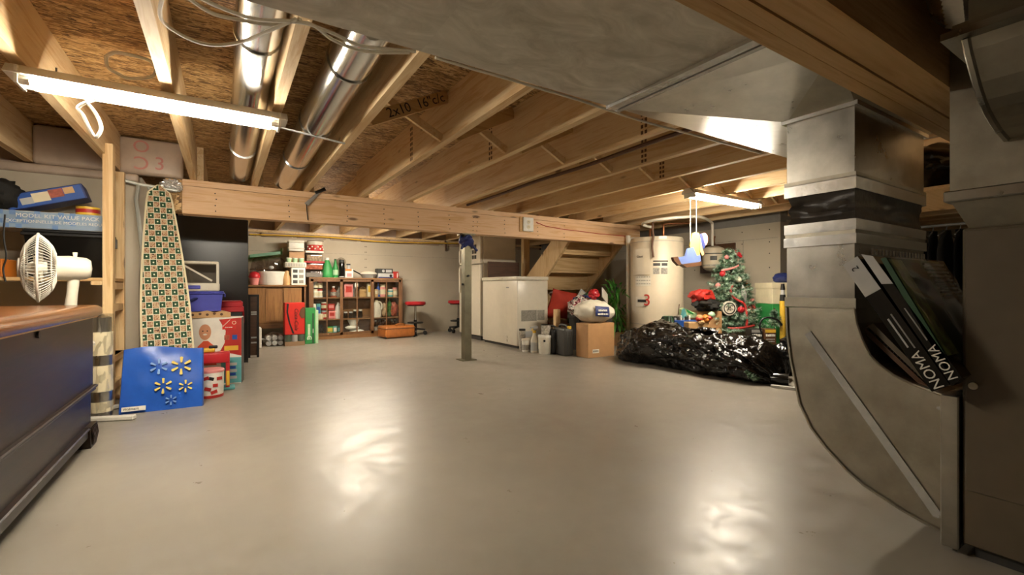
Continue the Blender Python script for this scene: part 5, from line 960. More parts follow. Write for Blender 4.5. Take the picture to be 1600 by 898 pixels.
for i, (u, v, vt, m_, lab) in enumerate(((872, 553, 510, 'black', 'black plastic jerry can with ribs next to the paint pail'), (890, 556, 508, 'dkgrey', 'charcoal ribbed jerry can with yellow cap beside the cardboard box'))):
    p = AZ(u, v); w_ = PX(17, p); h = PX(v-vt, p); t = thing('jerry_can', lab, 'jerry can', (p.x, p.y+.1, 0), -.1, 'jerry cans')
    MB().span(-w_/2, w_/2, -.11, .11, 0, h*.9, .02, 3).build('body', m_, t, 60)
    for k in range(3): MB().span(-w_*.36+w_*.3*k, -w_*.24+w_*.3*k, -.116, -.10, h*.08, h*.8, .004).build('rib', m_, t)
    MB().tube(smooth([Vector((0, -.08, h*.88)), Vector((0, -.05, h*.98)), Vector((0, .05, h*.98)), Vector((0, .08, h*.88))]), .012, 8).build('handle', m_, t, True); MB().cyl((w_*.1, -.09, h*.88), (w_*.1, -.09, h*.97), .022, n=14).build('cap', 'black' if i == 0 else 'yellow', t)
c0 = AZ(919, 560); c1 = AZ(960, 553); cl_ = AZ(900, 553); bx1 = AY(960, 553, c0.y).x; byb = AX(900, 553, c0.x).y; bh_ = ZAT(506, c0)
t = thing('cardboard_box', 'plain brown cardboard box standing beside the jerry cans and the black garbage bag', 'box', (0, 0, 0))
MB().span(c0.x, bx1, c0.y, byb, 0, bh_, .004).build('body', 'kraft', t); MB().span(c0.x, bx1, (c0.y+byb)/2-.003, (c0.y+byb)/2+.003, bh_-.001, bh_+.001).build('flap_seam', 'brown', t); a = AY(926, 552, c0.y); b_ = AY(936, 545, c0.y); MB().span(a.x, b_.x, c0.y-.002, c0.y, a.z, b_.z).build('barcode_label', 'white', t)
for k in range(6): MB().span(a.x+.006+(b_.x-a.x)*.14*k, a.x+.012+(b_.x-a.x)*.14*k, c0.y-.003, c0.y-.002, a.z+.01, b_.z-.01).build('bar', 'ink', t)
bxc = ((c0.x+bx1)/2, (c0.y+byb)/2)
# white shopping bag with blue print on box
wp = AD(926, 489, DEP((bxc[0], bxc[1], 0))); t = thing('plastic_bag', 'puffed white plastic bag with blue block print on top of the cardboard box', 'bag', (bxc[0]+.0, bxc[1]+.02, bh_), -YAW); rw = PX(31, wp); rh = PX(18, wp)
def wbag(a, tt):
    an = 2*PI*a; ph = PI*tt; d = Vector((math.sin(ph)*math.cos(an), math.sin(ph)*math.sin(an), math.cos(ph))); k = 1+.12*noise.fractal(d*2.5, 1, 2, 3); return Vector((d.x*rw*k, d.y*.15*k, max(rh*.95+d.z*rh*k, .002)))
MB().grid(wbag, 36, 22, True).build('bag', 'offwhite', t, True); MB().grid(lambda a, tt: Vector((rw*(-.08+.72*a), -.17*math.sqrt(max(.02, 1-(-.08+.72*a)**2-(-.30+.85*tt)**2))-.012, rh*(.95-.30+.85*tt-.1*a))), 12, 8).build('print_patch', 'navy', t, True)
scribble(t, rw*.28, rh*1.14, -.183, rw*.44, .020, 'white', 5, 3); scribble(t, rw*.28, rh*.84, -.186, rw*.5, .020, 'white', 6, 4)
p = AD(920, 463, 5.0); tag(heap((p.x, p.y+.06, bh_+.20), (.17, .10, .06), 31, amp=.3, n=36, m=18).build('clothing_heap', 'navy', None, True), 'dark blue cloth heaped behind the white plastic bag', 'clothes')
MATS['floral'] = None; m, nt, b = newmat('floral'); v = coords(nt); f = noise_n(nt, v, 22, 3); nt.links.new(ramp(nt, f, [(.38, '#1d1a1c'), (.47, '#d8d2c6'), (.54, '#8c2433'), (.62, '#202024'), (.7, '#d98f8f')]), b.inputs['Base Color']); b.inputs['Roughness'].default_value = .8
p = AD(908, 470, 4.9); tag(heap((p.x, p.y, p.z-.06), (.16, .10, .10), 32, amp=.35, n=36, m=20).build('floral_cloth', 'floral', None, True), 'crumpled dark floral cloth behind the jerry cans and white bag', 'clothes'); p = AD(928, 460, 4.85); tag(heap((p.x, p.y, p.z), (.055, .05, .055), 33, amp=.35, n=30, m=18).build('red_scarf', 'red_vinyl', None, True), 'small bright red cloth bundle on top of the white bag pile', 'cloth')
p = AD(945, 462, 5.1); t = thing('paper_card', 'pale grey card leaning behind the white plastic bag', 'card', p, .3, None, (-.3, .6, .3)); MB().span(-.075, .075, -.003, .003, -.07, .07).build('card', 'silver', t); MB().span(-.07, .07, -.0042, -.003, -.065, .065).build('front_sheet', 'offwhite', t)
# cushions under stairs
cz0 = AY(880, 478, 4.35)
def cushion(name, label, c, s, rot, mt):
    mb = MB()
    for sg in (-1, 1):
        mb.grid(lambda a, tt, sg=sg: Vector((s[0]*(2*a-1)*(1-.10*(1-(2*tt-1)**2)), sg*s[1]*((1-(2*a-1)**2)*(1-(2*tt-1)**2))**.45*(1+.10*noise.noise(Vector((a*4, tt*4, sg)))), s[2]*(2*tt-1)*(1-.10*(1-(2*a-1)**2)))), 18, 18)
    bmesh.ops.remove_doubles(mb.bm, verts=list(mb.bm.verts), dist=.0005)
    t = thing(name, label, 'cushion', c, 0, None, rot); mb.build('cover', mt, t, True); return t
plain('orange_red', '#a8301c', .75, 0, .12, 10)
c = AY(886, 480, 4.36); cushion('throw_cushion', 'large orange-red cushion under the stairs behind the freezer', (c.x, c.y, c.z+.02), (.32, .10, .19), (.35, .12, .1), 'orange_red')
c = AY(892, 492, 4.08); cushion('throw_cushion', 'dark green cushion leaning below the orange-red one', (c.x+.10, c.y, .45), (.18, .07, .13), (.5, -.5, .1), 'dkgreen')
c = AY(872, 459, 4.42); tag(heap((c.x, c.y, c.z), (.13, .06, .04), 41, amp=.3, n=36, m=18).build('printed_cloth', 'floral', None, True), 'black and white printed cloth lying over the orange-red cushion', 'cloth')
c = AY(910, 462, 4.25); t = thing('paper_sheet', 'loose white sheet sticking up behind the orange-red cushion', 'paper', c, 0, None, (.2, .5, .2)); MB().span(-.08, .08, -.002, .002, -.06, .06).build('sheet', 'silver', t); MB().span(-.06, .06, -.003, -.002, -.045, .045).build('print_panel', 'offwhite', t)
c = AZ(872, 548); yq = 3.93; a = AY(872, 500, yq); tag(MB().span(a.x-.03, a.x+.03, yq, yq+.045, 0, AY(872, 483, yq).z).build('wood_prop', 'stud_wood'), 'short bare wooden post in front of the orange-red cushion', 'post')
t = thing('storage_platform', 'low dark wooden platform under the cushions and stairs', 'platform', (0, 0, 0)); zc1 = AY(890, 520, 4.1).z
MB().span(3.24, 3.82, 3.98, 4.6, .25, .28).build('deck', 'dark_board', t)
for x in (3.28, 3.78):
    for y in (4.0, 4.55): MB().span(x-.03, x+.03, y, y+.04, 0, .25).build('leg', 'dark_board', t)
# ---- green artificial plant, concrete curb
a = AZ(950, 522); t = struct(MB().span(3.62, XRW, 4.2, 4.3, 0, .14).build('trim_curb', 'concrete'))
pp_ = AD(963, 500, 5.5); t = thing('trailing_plant', 'tall bundle of artificial green leaves beside the water heater pipe', 'plant', (pp_.x, pp_.y, 0)); plain('leaf_green', '#5aa945', .45, 0, .35, 12)
MB().lathe([(0, 0), (.10, 0), (.12, .16), (.11, .16), (.09, .01), (0, .01)], 16).build('basket', 'kraft', t, 40); zt_p = ZAT(438, pp_); random.seed(11)
for k in range(95):
    a = random.uniform(0, 2*PI); r = random.uniform(.01, .1); z = .14+random.random()**.8*(zt_p-.2); L = random.uniform(.12, .24); d = Vector((math.cos(a)*.35, math.sin(a)*.35, random.uniform(-.6, 1.0))).normalized(); p0 = Vector((r*math.cos(a), r*math.sin(a), z)); n = d.cross(Vector((0, 0, 1))).normalized()*random.uniform(.012, .02); dr_ = Vector((0, 0, -.05))
    MB().face([p0, p0+d*L*.4+n, p0+d*L*.5, p0+d*L*.4-n]).face([p0+d*L*.4+n, p0+d*L+dr_, p0+d*L*.5]).face([p0+d*L*.5, p0+d*L+dr_, p0+d*L*.4-n]).build('leaf', 'leaf_green', t)
MB().cyl((0, 0, .02), (0, 0, zt_p-.08), .012, n=6).build('stem', 'dkgreen', t)
# ---- water heater with pipes
wp_ = AD(1026, 449, 5.0); WX, WY = wp_.x, wp_.y; RW = PX(39.5, wp_); WH = ZAT(373, wp_)
wh = thing('water_heater', 'cream electric water heater tank with printed labels', 'water heater', (WX, WY, 0))
MB().lathe([(0, .03), (RW, .03), (RW, WH-.02), (RW*.97, WH), (0, WH)], 48).build('tank', 'heater_paint', wh, 40)
for z in (.30, WH-.05): MB().lathe([(RW, z), (RW*1.004, z), (RW*1.004, z+.004), (RW, z+.004)], 48).build('seam', 'grey', wh, 40)
for k in range(3): a = 2*PI*k/3; MB().cyl((RW*.8*math.cos(a), RW*.8*math.sin(a), 0), (RW*.8*math.cos(a), RW*.8*math.sin(a), .03), .02, n=8).build('foot', 'dkgrey', wh)
vd = math.atan2(-WY, -WX)
def wlab(u0, u1, v0, v1, mt, nm, g=.002):
    cu_ = Vector((WX, WY, 0)); f = lambda u: vd+math.asin(max(-.97, min(.97, (u-1026)/39.5))); a0, a1 = f(u0), f(u1); zz0, zz1 = ZAT(v1, wp_), ZAT(v0, wp_); mb = MB()
    mb.grid(lambda i, j: Vector(((RW+g)*math.cos(a0+(a1-a0)*i), (RW+g)*math.sin(a0+(a1-a0)*i), zz0+(zz1-zz0)*j)), 8, 2); return mb.build(nm, mt, wh, True)
wlab(993, 1017, 391, 430, 'heater_paint', 'access_cover', .012); wlab(995, 1018, 432, 447, 'offwhite', 'spec_label'); wlab(1021, 1042, 409, 411, 'ink', 'label_heading'); wlab(1021, 1031, 413, 417, 'dkgrey', 'label_picture'); wlab(1033, 1041, 413, 417, 'dkgrey', 'label_picture'); wlab(1021, 1030, 420, 429, 'litho', 'label_text'); wlab(1032, 1041, 420, 429, 'litho', 'label_text')
for v0 in (433, 438, 443): wlab(996, 1017, v0, v0+.8, 'dkgrey', 'label_rule')
wlab(996, 1009, 463, 478, 'offwhite', 'badge_sticker', .003); wlab(999, 1011, 467, 471, 'ink', 'badge_letters', .006); wlab(1029, 1040, 373, 377, 'white', 'top_tag', .004)
def wtext(txt, u, v, s, mt):
    a = vd+math.asin((u-1026)/39.5); text(txt, s, mt, wh, ((RW+.016)*math.cos(a), (RW+.016)*math.sin(a), ZAT(v, wp_)), (PI/2, 0, a+PI/2))
wtext('Giant', 1003, 402.5, .036, 'ink'); wtext('3', 1013, 468.5, .17, 'red')
def pipe(pts, r, label, mt, cat='pipe', nm='water_pipe'): return tag(MB().tube(smooth([Vector(q) for q in pts], 5), r, 10).build(nm, mt, None, True), label, cat)
a = AD(1016, 372, 4.95); b_ = AD(1037, 372, 4.95)
pipe([(b_.x, b_.y, WH-.005), (b_.x, b_.y, WH+.13), (b_.x+.02, b_.y-.02, WH+.155), (b_.x+.25, b_.y-.16, WH+.165)], .012, 'copper pipe rising and bending from the top of the water heater', 'copper')
lp = [AD(u, v, d) for u, v, d in ((1020, 355, 4.9), (1010, 353, 4.8), (1004, 350, 4.75), (1012, 346, 4.65), (1035, 342, 4.55), (1070, 339, 4.55), (1095, 339, 4.7), (1110, 346, 5.0), (1113, 352, 5.05), (1113, 372, 5.05), (1113, 384, 5.05))]
pipe(lp, .015, 'white flexible water line looping over to the small pressure tank', 'pvc'); pipe([(a.x, a.y, WH-.005), AD(1016, 362, 4.93), AD(1018, 356, 4.9)], .012, 'short copper stub joining the white line to the water heater', 'copper')
pipe([AD(u, v, 4.72) for u, v in ((1020, 345), (1020, 362), (1021, 370), (1019, 385), (1021, 402))], .011, 'dark red relief pipe hanging down the water heater front', 'brown', 'pipe', 'relief_pipe')
t = thing('drain_pipe', 'white plastic drain pipe with elbow at the water heater side', 'pipe', (0, 0, 0)); a = AD(981.5, 372, 5.35); MB().cyl((a.x, a.y, .0), (a.x, a.y, a.z), .022, n=14).build('riser', 'pvc', t, True); b_ = AD(1018, 372, 5.25); MB().cyl((a.x, a.y, a.z-.01), (b_.x, b_.y, a.z-.006), .016, n=12).build('crossover', 'pvc', t, True); MB().cyl((a.x, a.y, a.z-.05), (a.x, a.y, a.z+.03), .028, n=14).build('fitting', 'pvc', t, True)
# expansion tank on board
q = AX(1115, 405, XRW); a = AX(1094, 427, XRW-.02); b_ = AX(1148, 379, XRW-.02); bb = thing('backer_board', 'brown plywood backer board on the wall behind the small pressure tank', 'board', (0, 0, 0)); MB().span(XRW-.02, XRW, min(a.y, b_.y), max(a.y, b_.y), a.z, b_.z).build('panel', 'dark_board', bb)
for s in (a.z+.03, b_.z-.03): MB().cyl((XRW-.02, (a.y+b_.y)/2, s), (XRW-.023, (a.y+b_.y)/2, s), .006, n=8).build('screw', 'silver', bb)
xt = XRW-.165; q = AX(1115, 405, xt); r = PX(16.5, q); za, zb3 = ZAT(424, q), ZAT(384, q); t = thing('pressure_tank', 'cream pressure tank with brass neck mounted on the backer board', 'tank', (q.x, q.y, za)); hh = zb3-za
MB().lathe([(0, 0), (r*.6, .01), (r*.95, hh*.14), (r, hh*.25), (r, hh*.78), (r*.9, hh*.9), (r*.4, hh*.99), (0, hh)], 28).build('tank', 'heater_paint', t, True); MB().lathe([(r*.99, hh*.66), (r*1.02, hh*.66), (r*1.02, hh*.70), (r*.99, hh*.70)], 28).build('weld_band', 'dkgrey', t, 40); MB().lathe([(r*.99, hh*.2), (r*1.01, hh*.2), (r*1.01, hh*.26), (r*.99, hh*.26)], 28).build('label_band', 'litho', t, 40); MB().lathe([(.03, hh*.98), (.022, hh*1.06), (.014, hh*1.1), (.014, hh*1.3), (.02, hh*1.32), (.02, hh*1.38), (0, hh*1.38)], 14).build('neck', 'copper', t, True)
va_ = math.atan2(-q.y, -q.x); MB().grid(lambda i, j: Vector((r*1.01*math.cos(va_-.3+.6*i), r*1.01*math.sin(va_-.3+.6*i), hh*(.42+.16*j))), 6, 2).build('badge', 'dkgrey', t, True)
# ---- swinging wooden figure, seen in profile
sw_ = AY(1085, 400, 2.42); DS = DEP(sw_); fg = thing('swing_figure', 'painted wooden figure on a swing in yellow top and blue trousers hung by white cords', 'ornament', sw_, -YAW); s_ = DS/F
plain('doll_yellow', '#cdb45c', .5, 0, .05); plain('doll_blue', '#56699a', .5, 0, .08)
def fpx(pts): return [((u-1085)*s_, (400-v)*s_) for u, v in pts]
MB().prism(fpx(((1081, 365), (1084, 363), (1091, 364), (1093, 372), (1093, 388), (1092, 400), (1086, 404), (1080, 395), (1077, 384))), -.014, .014, 'Y').build('torso', 'doll_yellow', fg); MB().prism(fpx(((1074, 388), (1082, 386), (1088, 400), (1093, 398), (1094, 408), (1078, 413), (1063, 413), (1057, 405), (1058, 402), (1070, 400))), -.018, -.0145, 'Y').build('trousers', 'doll_blue', fg)
MB().prism(fpx(((1074, 388), (1082, 386), (1088, 400), (1093, 398), (1094, 408), (1078, 413), (1063, 413), (1057, 405), (1058, 402), (1070, 400))), .0145, .018, 'Y').build('trousers', 'doll_blue', fg)
MB().prism(fpx(((1050, 402), (1057, 401), (1063, 413), (1059, 415), (1052, 408))), -.03, .03, 'Y').build('shoe', 'brown', fg); MB().prism(fpx(((1062, 413), (1093, 409), (1093, 415), (1070, 418))), -.045, .045, 'Y').build('swing_seat', 'brown', fg)
MB().prism([(fpx(((1099.5, 375),))[0][0]+6.5*s_*math.cos(2*PI*i/20)*.9, fpx(((1099, 374),))[0][1]+10*s_*math.sin(2*PI*i/20)) for i in range(20)], -.012, .012, 'Y').build('head', 'pink', fg); MB().prism(fpx(((1092, 366), (1096, 365), (1101, 384), (1098, 390), (1094, 380))), -.016, .016, 'Y').build('hair', 'navy', fg)
MB().prism(fpx(((1093, 372), (1096, 388), (1099, 397), (1096, 400), (1092, 392))), -.02, -.013, 'Y').build('arm', 'tan', fg)
zt0 = ZJ-sw_.z
for u in (1078.5, 1088): x = (u-1085)*s_; MB().tube([(x, 0, (400-405)*s_), (x, 0, zt0)], .0035, 5).build('cord', 'white', fg)
# ---- christmas tree
tp_ = AD(1140, 449, 4.62); TX, TY = tp_.x, tp_.y; TH = ZAT(388, tp_); tree = thing('christmas_tree', 'small decorated artificial christmas tree beside the water heater', 'christmas tree', (TX, TY, 0))
m, nt, b = newmat('needles'); v = coords(nt, rnd=False); f = noise_n(nt, v, 30, 2); nt.links.new(ramp(nt, f, [(.32, '#27452f'), (.45, '#4a6b4a'), (.55, '#86a38b'), (.66, '#cfdccb')]), b.inputs['Base Color']); b.inputs['Roughness'].default_value = .6
MB().cyl((0, 0, 0), (.02, 0, TH*.97), .016, .008, 8).build('trunk', 'brown', tree); 
for k in range(3): a = 2*PI*k/3; MB().tube([(0, 0, .12), (.14*math.cos(a), .14*math.sin(a), .02), (.17*math.cos(a), .17*math.sin(a), .008)], .01, 6).build('stand_leg', 'dkgreen', tree)
random.seed(5); mb = MB(); tips = []; vs = []; fs = []
def twig(p0, p1, nn):
    d = p1-p0; L = d.length; x, y = perp(d)
    for i in range(nn):
        t = random.random(); a = random.uniform(0, 2*PI); q = p0+d*t; o = (x*math.cos(a)+y*math.sin(a)); l = random.uniform(.022, .038); e = q+o*l+d.normalized()*l*.7; w = d.normalized().cross(o)*.0028; k = len(vs); vs.extend((q-w, q+w, e)); fs.append((k, k+1, k+2))
RB = PX(51, tp_)
for ring in range(17):
    f = ring/16; z = TH*(.26+.70*f); R = RB*(1-.86*f)*(1.0); nb_ = max(4, int(13*(1-f)+4))
    for i in range(nb_):
        a = 2*PI*i/nb_+ring*1.1+random.uniform(-.2, .2); rl__ = R*random.uniform(.6, 1.22)+.02; c0_ = Vector((.02*f, 0, z)); tip = c0_+Vector((math.cos(a)*rl__, math.sin(a)*rl__, .02+.05*rl__*random.uniform(-1.2, 1.4))); midp = c0_.lerp(tip, .55)+Vector((0, 0, -.015))
        twig(c0_.lerp(midp, .3), midp, 45); twig(midp, tip, 70)
        for sgn in (-1, 1): s2 = midp.lerp(tip, .3); e2 = s2+(tip-midp).length*.7*Vector((math.cos(a+sgn*.7), math.sin(a+sgn*.7), .15)); twig(s2, e2, 40); tips.append(e2)
        tips.append(tip)
twig(Vector((.02, 0, TH*.9)), Vector((.02, 0, TH)), 60)
me = bpy.data.meshes.new('needles'); me.from_pydata([tuple(v_) for v_ in vs], [], fs); me.materials.append(MATS['needles']); o = inst('needle_foliage', me, tree); o['kind'] = 'stuff'
vdir = Vector((-TX, -TY, 0)).normalized(); vr = Vector((-vdir.y, vdir.x, 0))
vr = RT.copy()
def tpos(u, v, fwd=None):
    z = ZAT(v, tp_); R = RB*(1-.86*max(0, (z/TH-.26)/.70)); x = (u-1140)*DEP(tp_)/F; dd = math.sqrt(max(.0, R*R*.8-x*x)) if fwd is None else fwd; return RT*x-FW*dd+Vector((0, 0, z))
for (u, v, r, m_) in ((1125, 428, .032, 'red_vinyl'), (1144, 437, .030, 'offwhite'), (1140, 482, .033, 'red_vinyl'), (1166, 446, .030, 'orange'), (1167, 468, .022, 'pink'), (1112, 494, .018, 'yellow'), (1133, 402, .022, 'pink'), (1161, 418, .022, 'mint'), (1187, 496, .022, 'red_vinyl'), (1118, 446, .026, 'pink'), (1160, 485, .020, 'cream'), (1140, 462, .022, 'mint')):
    o = MB().sphere((0, 0, 0), r, 16, 10).build('bauble', m_, tree, True, tpos(u, v)); MB().cyl((0, 0, r*.95), (0, 0, r*1.2), r*.25, n=8).build('bauble_cap', 'silver', o)
o = MB().cyl(Vector((0, 0, 0))-FW*.012, Vector((0, 0, 0))+FW*.012, .068, n=28).build('round_plaque', 'offwhite', tree, None, tpos(1124, 480)); MB().tube([(RT*math.cos(2*PI*i/24)+Vector((0, 0, math.sin(2*PI*i/24))))*.052-FW*.014 for i in range(24)], .005, 5, True).build('plaque_ring', 'black', o); [MB().tube([(RT*(cx+.012*math.cos(2*PI*i/12))+Vector((0, 0, cz+.010*math.sin(2*PI*i/12))))-FW*.013 for i in range(9)], .003, 5).build('carved_curl', 'ink', o) for cx, cz in ((-.022, .012), (.02, .018), (-.012, -.018), (.022, -.016), (0, .0))]
MB().lathe([(0, -.09), (.012, -.06), (.026, 0), (.018, .05), (.004, .10), (0, .105)], 16).build('icicle_ornament', 'silver', tree, True, tpos(1149, 460), (0, -.25, 0))
rib_pts = [tpos(u, v) for u, v in ((1134, 445), (1130, 455), (1132, 463), (1138, 468), (1146, 473), (1148, 480), (1147, 495), (1144, 505))]; MB().tube(smooth(rib_pts), .011, 6).build('ribbon', 'ink_red', tree, True); MB().tube(smooth([tpos(u, v) for u, v in ((1153, 478), (1160, 482), (1168, 480), (1175, 477), (1182, 474))]), .010, 6).build('ribbon', 'ink_red', tree, True)
MB().tube(smooth([tpos(u, v) for u, v in ((1125, 423), (1135, 420), (1145, 417), (1152, 414))]), .011, 6).build('ribbon', 'pink', tree, True); MB().tube(smooth([tpos(u, v) for u, v in ((1118, 509), (1130, 509), (1145, 507), (1157, 505))]), .012, 6).build('ribbon', 'ink_red', tree, True)
o = MB().tube([tpos(1147, 391, .02), tpos(1152, 397, .03), tpos(1156, 402, .03)], [.012, .02, .014], 8).build('top_bow', 'red_vinyl', tree, True)
# ---- items between tree and bag
dB = 4.05
def sit(u, v, d, z=None): q = AD(u, v, d); return Vector((q.x, q.y, q.z if z is None else z))
q = sit(1044, 513, 4.42); t = thing('garden_lantern', 'dark green ribbed lantern-shaped housing standing behind the garbage bag', 'lantern', (q.x, q.y, 0)); zb4 = q.z-.02; k_ = 4.4/F
MB().cyl((0, 0, 0), (0, 0, zb4), .05, n=12).build('post', 'dkgreen', t); MB().lathe([(0, zb4), (15*k_, zb4), (15*k_, zb4+8*k_), (8*k_, zb4+17*k_+.03), (7*k_, zb4+18*k_+.03), (0, zb4+18*k_+.03)], 16).build('hood', 'dkgreen', t); 
for i in range(12): a = 2*PI*i/12; MB().tube([(15.3*k_*math.cos(a), 15.3*k_*math.sin(a), zb4+8*k_), (8.2*k_*math.cos(a), 8.2*k_*math.sin(a), zb4+17*k_+.03)], .005, 5).build('rib', 'black', t)
MB().span(-.05, .03, -15*k_-.004, -15*k_+.02, zb4-.05, zb4-.005).build('name_plate', 'silver', t)
q = sit(1066, 511, 4.45); w_ = 36*4.45/F; t = carton('blue_carton', 'blue cardboard tray of clutter between the lantern and the tree', (q.x, q.y, 0), (w_, .22, sit(1066, 499, 4.45).z), 'blue', -YAW); hbx = sit(1066, 499, 4.45).z
for k in range(6): MB().span(-w_*.45+w_*.12*k, -w_*.38+w_*.12*k, -.08, .02, hbx, hbx+.02+.012*(k % 3)).build('packet', ['silver', 'dkgrey', 'white'][k % 3], t)
q = sit(1075, 490, 4.45); t = thing('gift_bag', 'bright patterned paper bag lying in the blue carton', 'bag', (q.x, q.y, hbx+.02), -YAW); plain('gift_print', '#a9c28e', .5, 0, .6, 25); MB().prism([(-.09, 0), (.13, 0), (.12, .03), (.02, .06), (-.05, .095), (-.075, .08)], -.04, .04, 'Y').build('bag', 'gift_print', t); MB().prism([(-.09, 0), (-.02, .0), (-.05, .09), (-.075, .08)], -.043, -.04, 'Y').build('blue_print', 'teal', t); MB().prism([(-.02, .05), (.03, .03), (.04, .04), (-.035, .085)], -.043, -.04, 'Y').build('green_print', 'green', t)
MB().tube([(-.10, 0, .0), (-.085, 0, .13)], .004, 5).build('wire_stick', 'brown', t)
q = sit(1088, 508, 4.2); t = carton('kraft_box', 'flat kraft cardboard box lying behind the garbage bag below the tree', (q.x, q.y, 0), (32*4.2/F, .12, sit(1085, 503, 4.2).z), 'tan', -YAW)
q = sit(1097, 476, 4.48); t = tag(heap((q.x, q.y, .60), (.13, .10, .07), 51, amp=.35, n=36, m=18).build('red_fabric', 'red', None, True), 'bright red fabric bundle beside the tree', 'cloth'); tag(heap((q.x, q.y-.05, .52), (.14, .10, .06), 52, amp=.35, n=36, m=18).build('black_fabric', 'black_cloth', None, True), 'black fabric bundle under the red fabric beside the tree', 'cloth')
q = sit(1102, 515, 4.5); t = carton('lidded_crate', 'brown crate holding the red and black fabric beside the tree', (q.x, q.y, 0), (.24, .2, .46), 'kraft', -YAW)
random.seed(9)
for k in range(7): q = sit(1100+random.uniform(-8, 14), 497+random.uniform(-7, 8), 4.15); tag(heap((q.x, q.y, q.z), (.035, .03, .025), 60+k, amp=.2, n=16, m=10).build('loose_ornament', ['orange', 'tan', 'red', 'mint'][k % 4], None, True), ['orange loose ornament in the heap at the foot of the tree', 'tan loose ornament in the heap at the foot of the tree', 'red loose ornament in the heap at the foot of the tree', 'pale green loose ornament in the heap at the foot of the tree'][k % 4], 'ornament', 'loose ornaments by the tree')
# ---- garbage bag, long, lying along the room
m, nt, b = newmat('bag_black'); b.inputs['Base Color'].default_value = lin('#0b0a09'); b.inputs['Roughness'].default_value = .12; v = coords(nt, (1, 1, 1), False); f = noise_n(nt, v, 16, 3, .5, 1.6); bump(nt, b, f, .6, .02)
g0 = AZ(946, 562); g1 = AZ(1192, 606); gb = thing('garbage_bag', 'long bulging black plastic garbage bag lying on the floor before the tree', 'garbage bag', (0, 0, 0)); ax_ = (g1-g0); GL = ax_.length; ax_.normalize(); nrm = Vector((-ax_.y, ax_.x, 0))
if nrm.dot(FW) < 0: nrm = -nrm
GW = .54; GHT = .335
def gfun(a, t):
    s = t; an = 2*PI*a; env = max(.02, (1-abs(2*s-1)**5))**.4*(1.0+.07*math.sin(s*7)); c = math.cos(an); q = math.sin(an)
    hw = GW/2*env; hz = GHT*(.82+.18*math.sin(PI*s))*env*.5
    P = g0+ax_*GL*s+nrm*(GW/2+c*hw); z = hz+q*hz
    d = Vector((P.x, P.y, z)); fl = noise.fractal(Vector((s*4, c*1.6, q*1.6)), 1, 2, 4)*.05+.016*(1-2*abs(noise.noise(Vector((s*11+q*1.5, c*2.2+q*2, 2)))))+.012*(1-2*abs(noise.noise(Vector((s*26, c*3+s*4, q*3)))))
    d += nrm*c*fl+Vector((0, 0, q*fl)); return Vector((d.x, d.y, max(d.z, .003)))
MB().grid(gfun, 150, 200, True).build('bag_skin', 'bag_black', gb, True)
tie = g0+ax_*GL*.58+nrm*GW*.5; heap((tie.x, tie.y, GHT*.93), (.10, .09, .04), 71, amp=.6, fr=3, n=40, m=22).build('tied_knot', 'bag_black', gb, True)
# ---- duffel, hose, cans, cooler box and corner items
q = AZ(1213, 604); q = Vector((q.x+.12, q.y+.05, 0)); t = thing('duffel_bag', 'black leather-look duffel bag standing behind the end of the garbage bag', 'bag', AZ(1228, 584), -YAW); zq = AD(1215, 532, DEP(AZ(1228, 584))).z
heap((0, 0, zq*.45), (.12, .11, zq*.5), 81, amp=.15, n=40, m=24, flat=.08).build('body', 'black_gloss', t, True); heap((.05, -.04, zq*.95), (.10, .09, .08), 82, amp=.2, n=30, m=18).build('top_flap', 'black_gloss', t, True); MB().tube(smooth([Vector((.07, -.13, zq*.75)), Vector((.02, -.19, zq*.5)), Vector((.03, -.2, zq*.3)), Vector((.09, -.15, .12))]), .014, 8).build('strap', 'dkgrey', t, True)
a = AZ(1196, 598); b_ = AZ(1236, 606); tag(MB().tube([a+Vector((0, .04, .045)), a.lerp(b_, .5)+Vector((0, .04, .045)), b_+Vector((.05, .04, .045))], .042, 14).build('black_tube', 'black_gloss', None, True), 'short black plastic tube lying beside the garbage bag', 'tube'); random.seed(3); t = thing('garland_scrap', 'green needle garland scrap at the corner of the garbage bag', 'garland', AZ(1190, 601)+Vector((.0, .03, 0)), 0); vs = []; fs = []
for i in range(3): twig(Vector((-.09, .02*i, .05+.02*i)), Vector((.10, -.02+.03*i, .06)), 260)
me = bpy.data.meshes.new('needles'); me.from_pydata([tuple(v_+Vector((0, 0, .0))) for v_ in vs], [], fs); me.materials.append(MATS['needles']); o = inst('needle_foliage', me, t); o['kind'] = 'stuff'
MB().tube([(-.09, 0, .05), (.10, 0, .05)], .004, 5).build('wire', 'dkgreen', t)
a = AZ(1205, 605); b_ = AZ(1237, 611); tag(MB().bar(a+Vector((0, 0, .01)), b_+Vector((.05, 0, .01)), .03, .018).build('metal_strip', 'silver'), 'thin silver metal strip on the floor beside the curved elbow', 'strip')
for k, (u, m1, lab, txt) in enumerate(((1178, 'black', 'black battery-pack carton with white print beside the tree base', 0), (1199, 'brown', 'dark tool carton with yellow band next to the black duffel', 0))):
    d_ = 4.08; q = AD(u, 520, d_); t = carton('tool_carton', lab, (q.x, q.y, 0), (18*d_/F, .10, AD(u, 513, d_).z), m1, -YAW); zz2 = AD(u, 513, d_).z; scribble(t, 0, zz2*.83, -.051, .085, .022, 'white', 6, k+5); scribble(t, 0, zz2*.72, -.051, .075, .008, 'silver', 4, k+8); scribble(t, 0, zz2*.66, -.051, .075, .008, 'silver', 4, k+9); panel(t, -8*d_/F, 8*d_/F, zz2*.90, zz2*.98, -.05, 'yellow' if k else 'grey')
tag(MB().tube(smooth([AD(u, v, 3.85) for u, v in ((1190, 520), (1187, 508), (1192, 498), (1203, 496), (1215, 500), (1222, 508))]), .008, 6).build('cable_loop', 'black', None, True), 'black cable looping up beside the green and white box', 'cable')
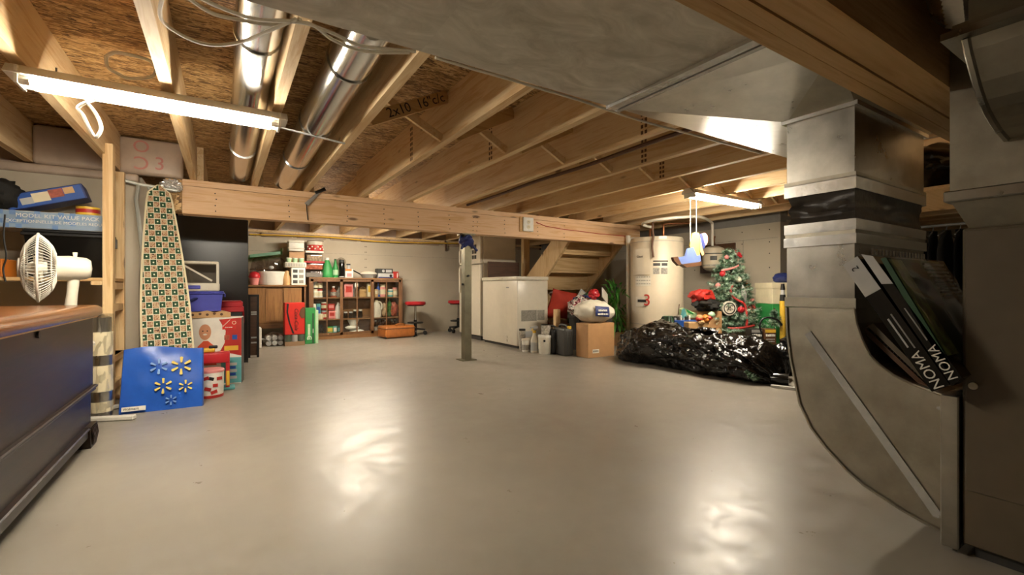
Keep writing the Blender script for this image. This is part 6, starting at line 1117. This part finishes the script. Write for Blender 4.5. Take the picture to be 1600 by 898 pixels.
q = AD(1215, 449, 4.45); zt6 = AD(1215, 442, 4.45).z; w_ = 44*4.45/F; t = thing('stacked_cooler', 'tall white over green box in the corner behind the duct drop', 'box', (q.x, q.y, 0), -YAW); zm = AD(1215, 474, 4.45).z
MB().span(-w_/2, w_/2, -.15, .15, 0, zm, .004).build('lower_box', 'green', t); MB().span(-w_/2, w_/2, -.15, .15, zm, zt6, .004).build('upper_box', 'cream', t); MB().span(-w_/2-.004, w_/2+.004, -.154, .154, zt6-.05, zt6+.002).build('lid', 'cream', t)
q2 = AD(1224, 435, 4.35); tag(heap((q.x+.06, q.y-.03, zt6+.045), (.13, .09, .055), 91, amp=.2, n=30, m=18, flat=.1).build('blue_pouch', 'navy', None, True), 'dark blue padded pouch on top of the white and green box', 'pouch')
d_ = 4.2; a = AD(1223, 505, d_); b_ = AD(1222, 443, d_); t = thing('umbrella', 'furled umbrella in yellow and black standing before the green and white box', 'umbrella', (a.x, a.y, 0)); zt7 = b_.z
MB().cyl((0, 0, 0), (0, 0, .12), .006, n=8).build('tip', 'silver', t); MB().cyl((0, 0, .1), (0, 0, zt7*.78), .024, .026, 14).build('canopy', 'yellow', t, True); MB().cyl((0, 0, zt7*.78), (0, 0, zt7*.86), .026, .022, 14).build('strap_band', 'black', t, True); MB().cyl((0, 0, zt7*.86), (0, 0, zt7*.92), .018, .016, 12).build('collar', 'silver', t, True); MB().cyl((0, 0, zt7*.92), (0, 0, zt7), .02, .014, 12).build('handle', 'black', t, True)
d_ = 4.18; a = AD(1210, 510, d_); t = thing('mini_tree', 'tiny dark artificial tree standing before the green and white box', 'christmas tree', (a.x, a.y, 0)); zt8 = AD(1211, 481, d_).z; vs = []; fs = []
MB().cyl((0, 0, 0), (0, 0, zt8), .006, n=6).build('trunk', 'brown', t)
for ring in range(7):
    f = ring/6; z = zt8*(.72+.26*f); R = .055*(1-.85*f)
    for i in range(7): a = 2*PI*i/7+ring; twig(Vector((0, 0, z)), Vector((R*math.cos(a), R*math.sin(a), z-.015)), 22)
me = bpy.data.meshes.new('needles'); me.from_pydata([tuple(v_) for v_ in vs], [], fs); me.materials.append(MATS['needles']); o = inst('needle_foliage', me, t); o['kind'] = 'stuff'

t = crate_tote('storage_tote', 'dark grey storage tote under the heaped cloths behind the jerry cans', (3.45, 3.82, 0), (.38, .3, .41), 'dkgrey', 'dkgrey')
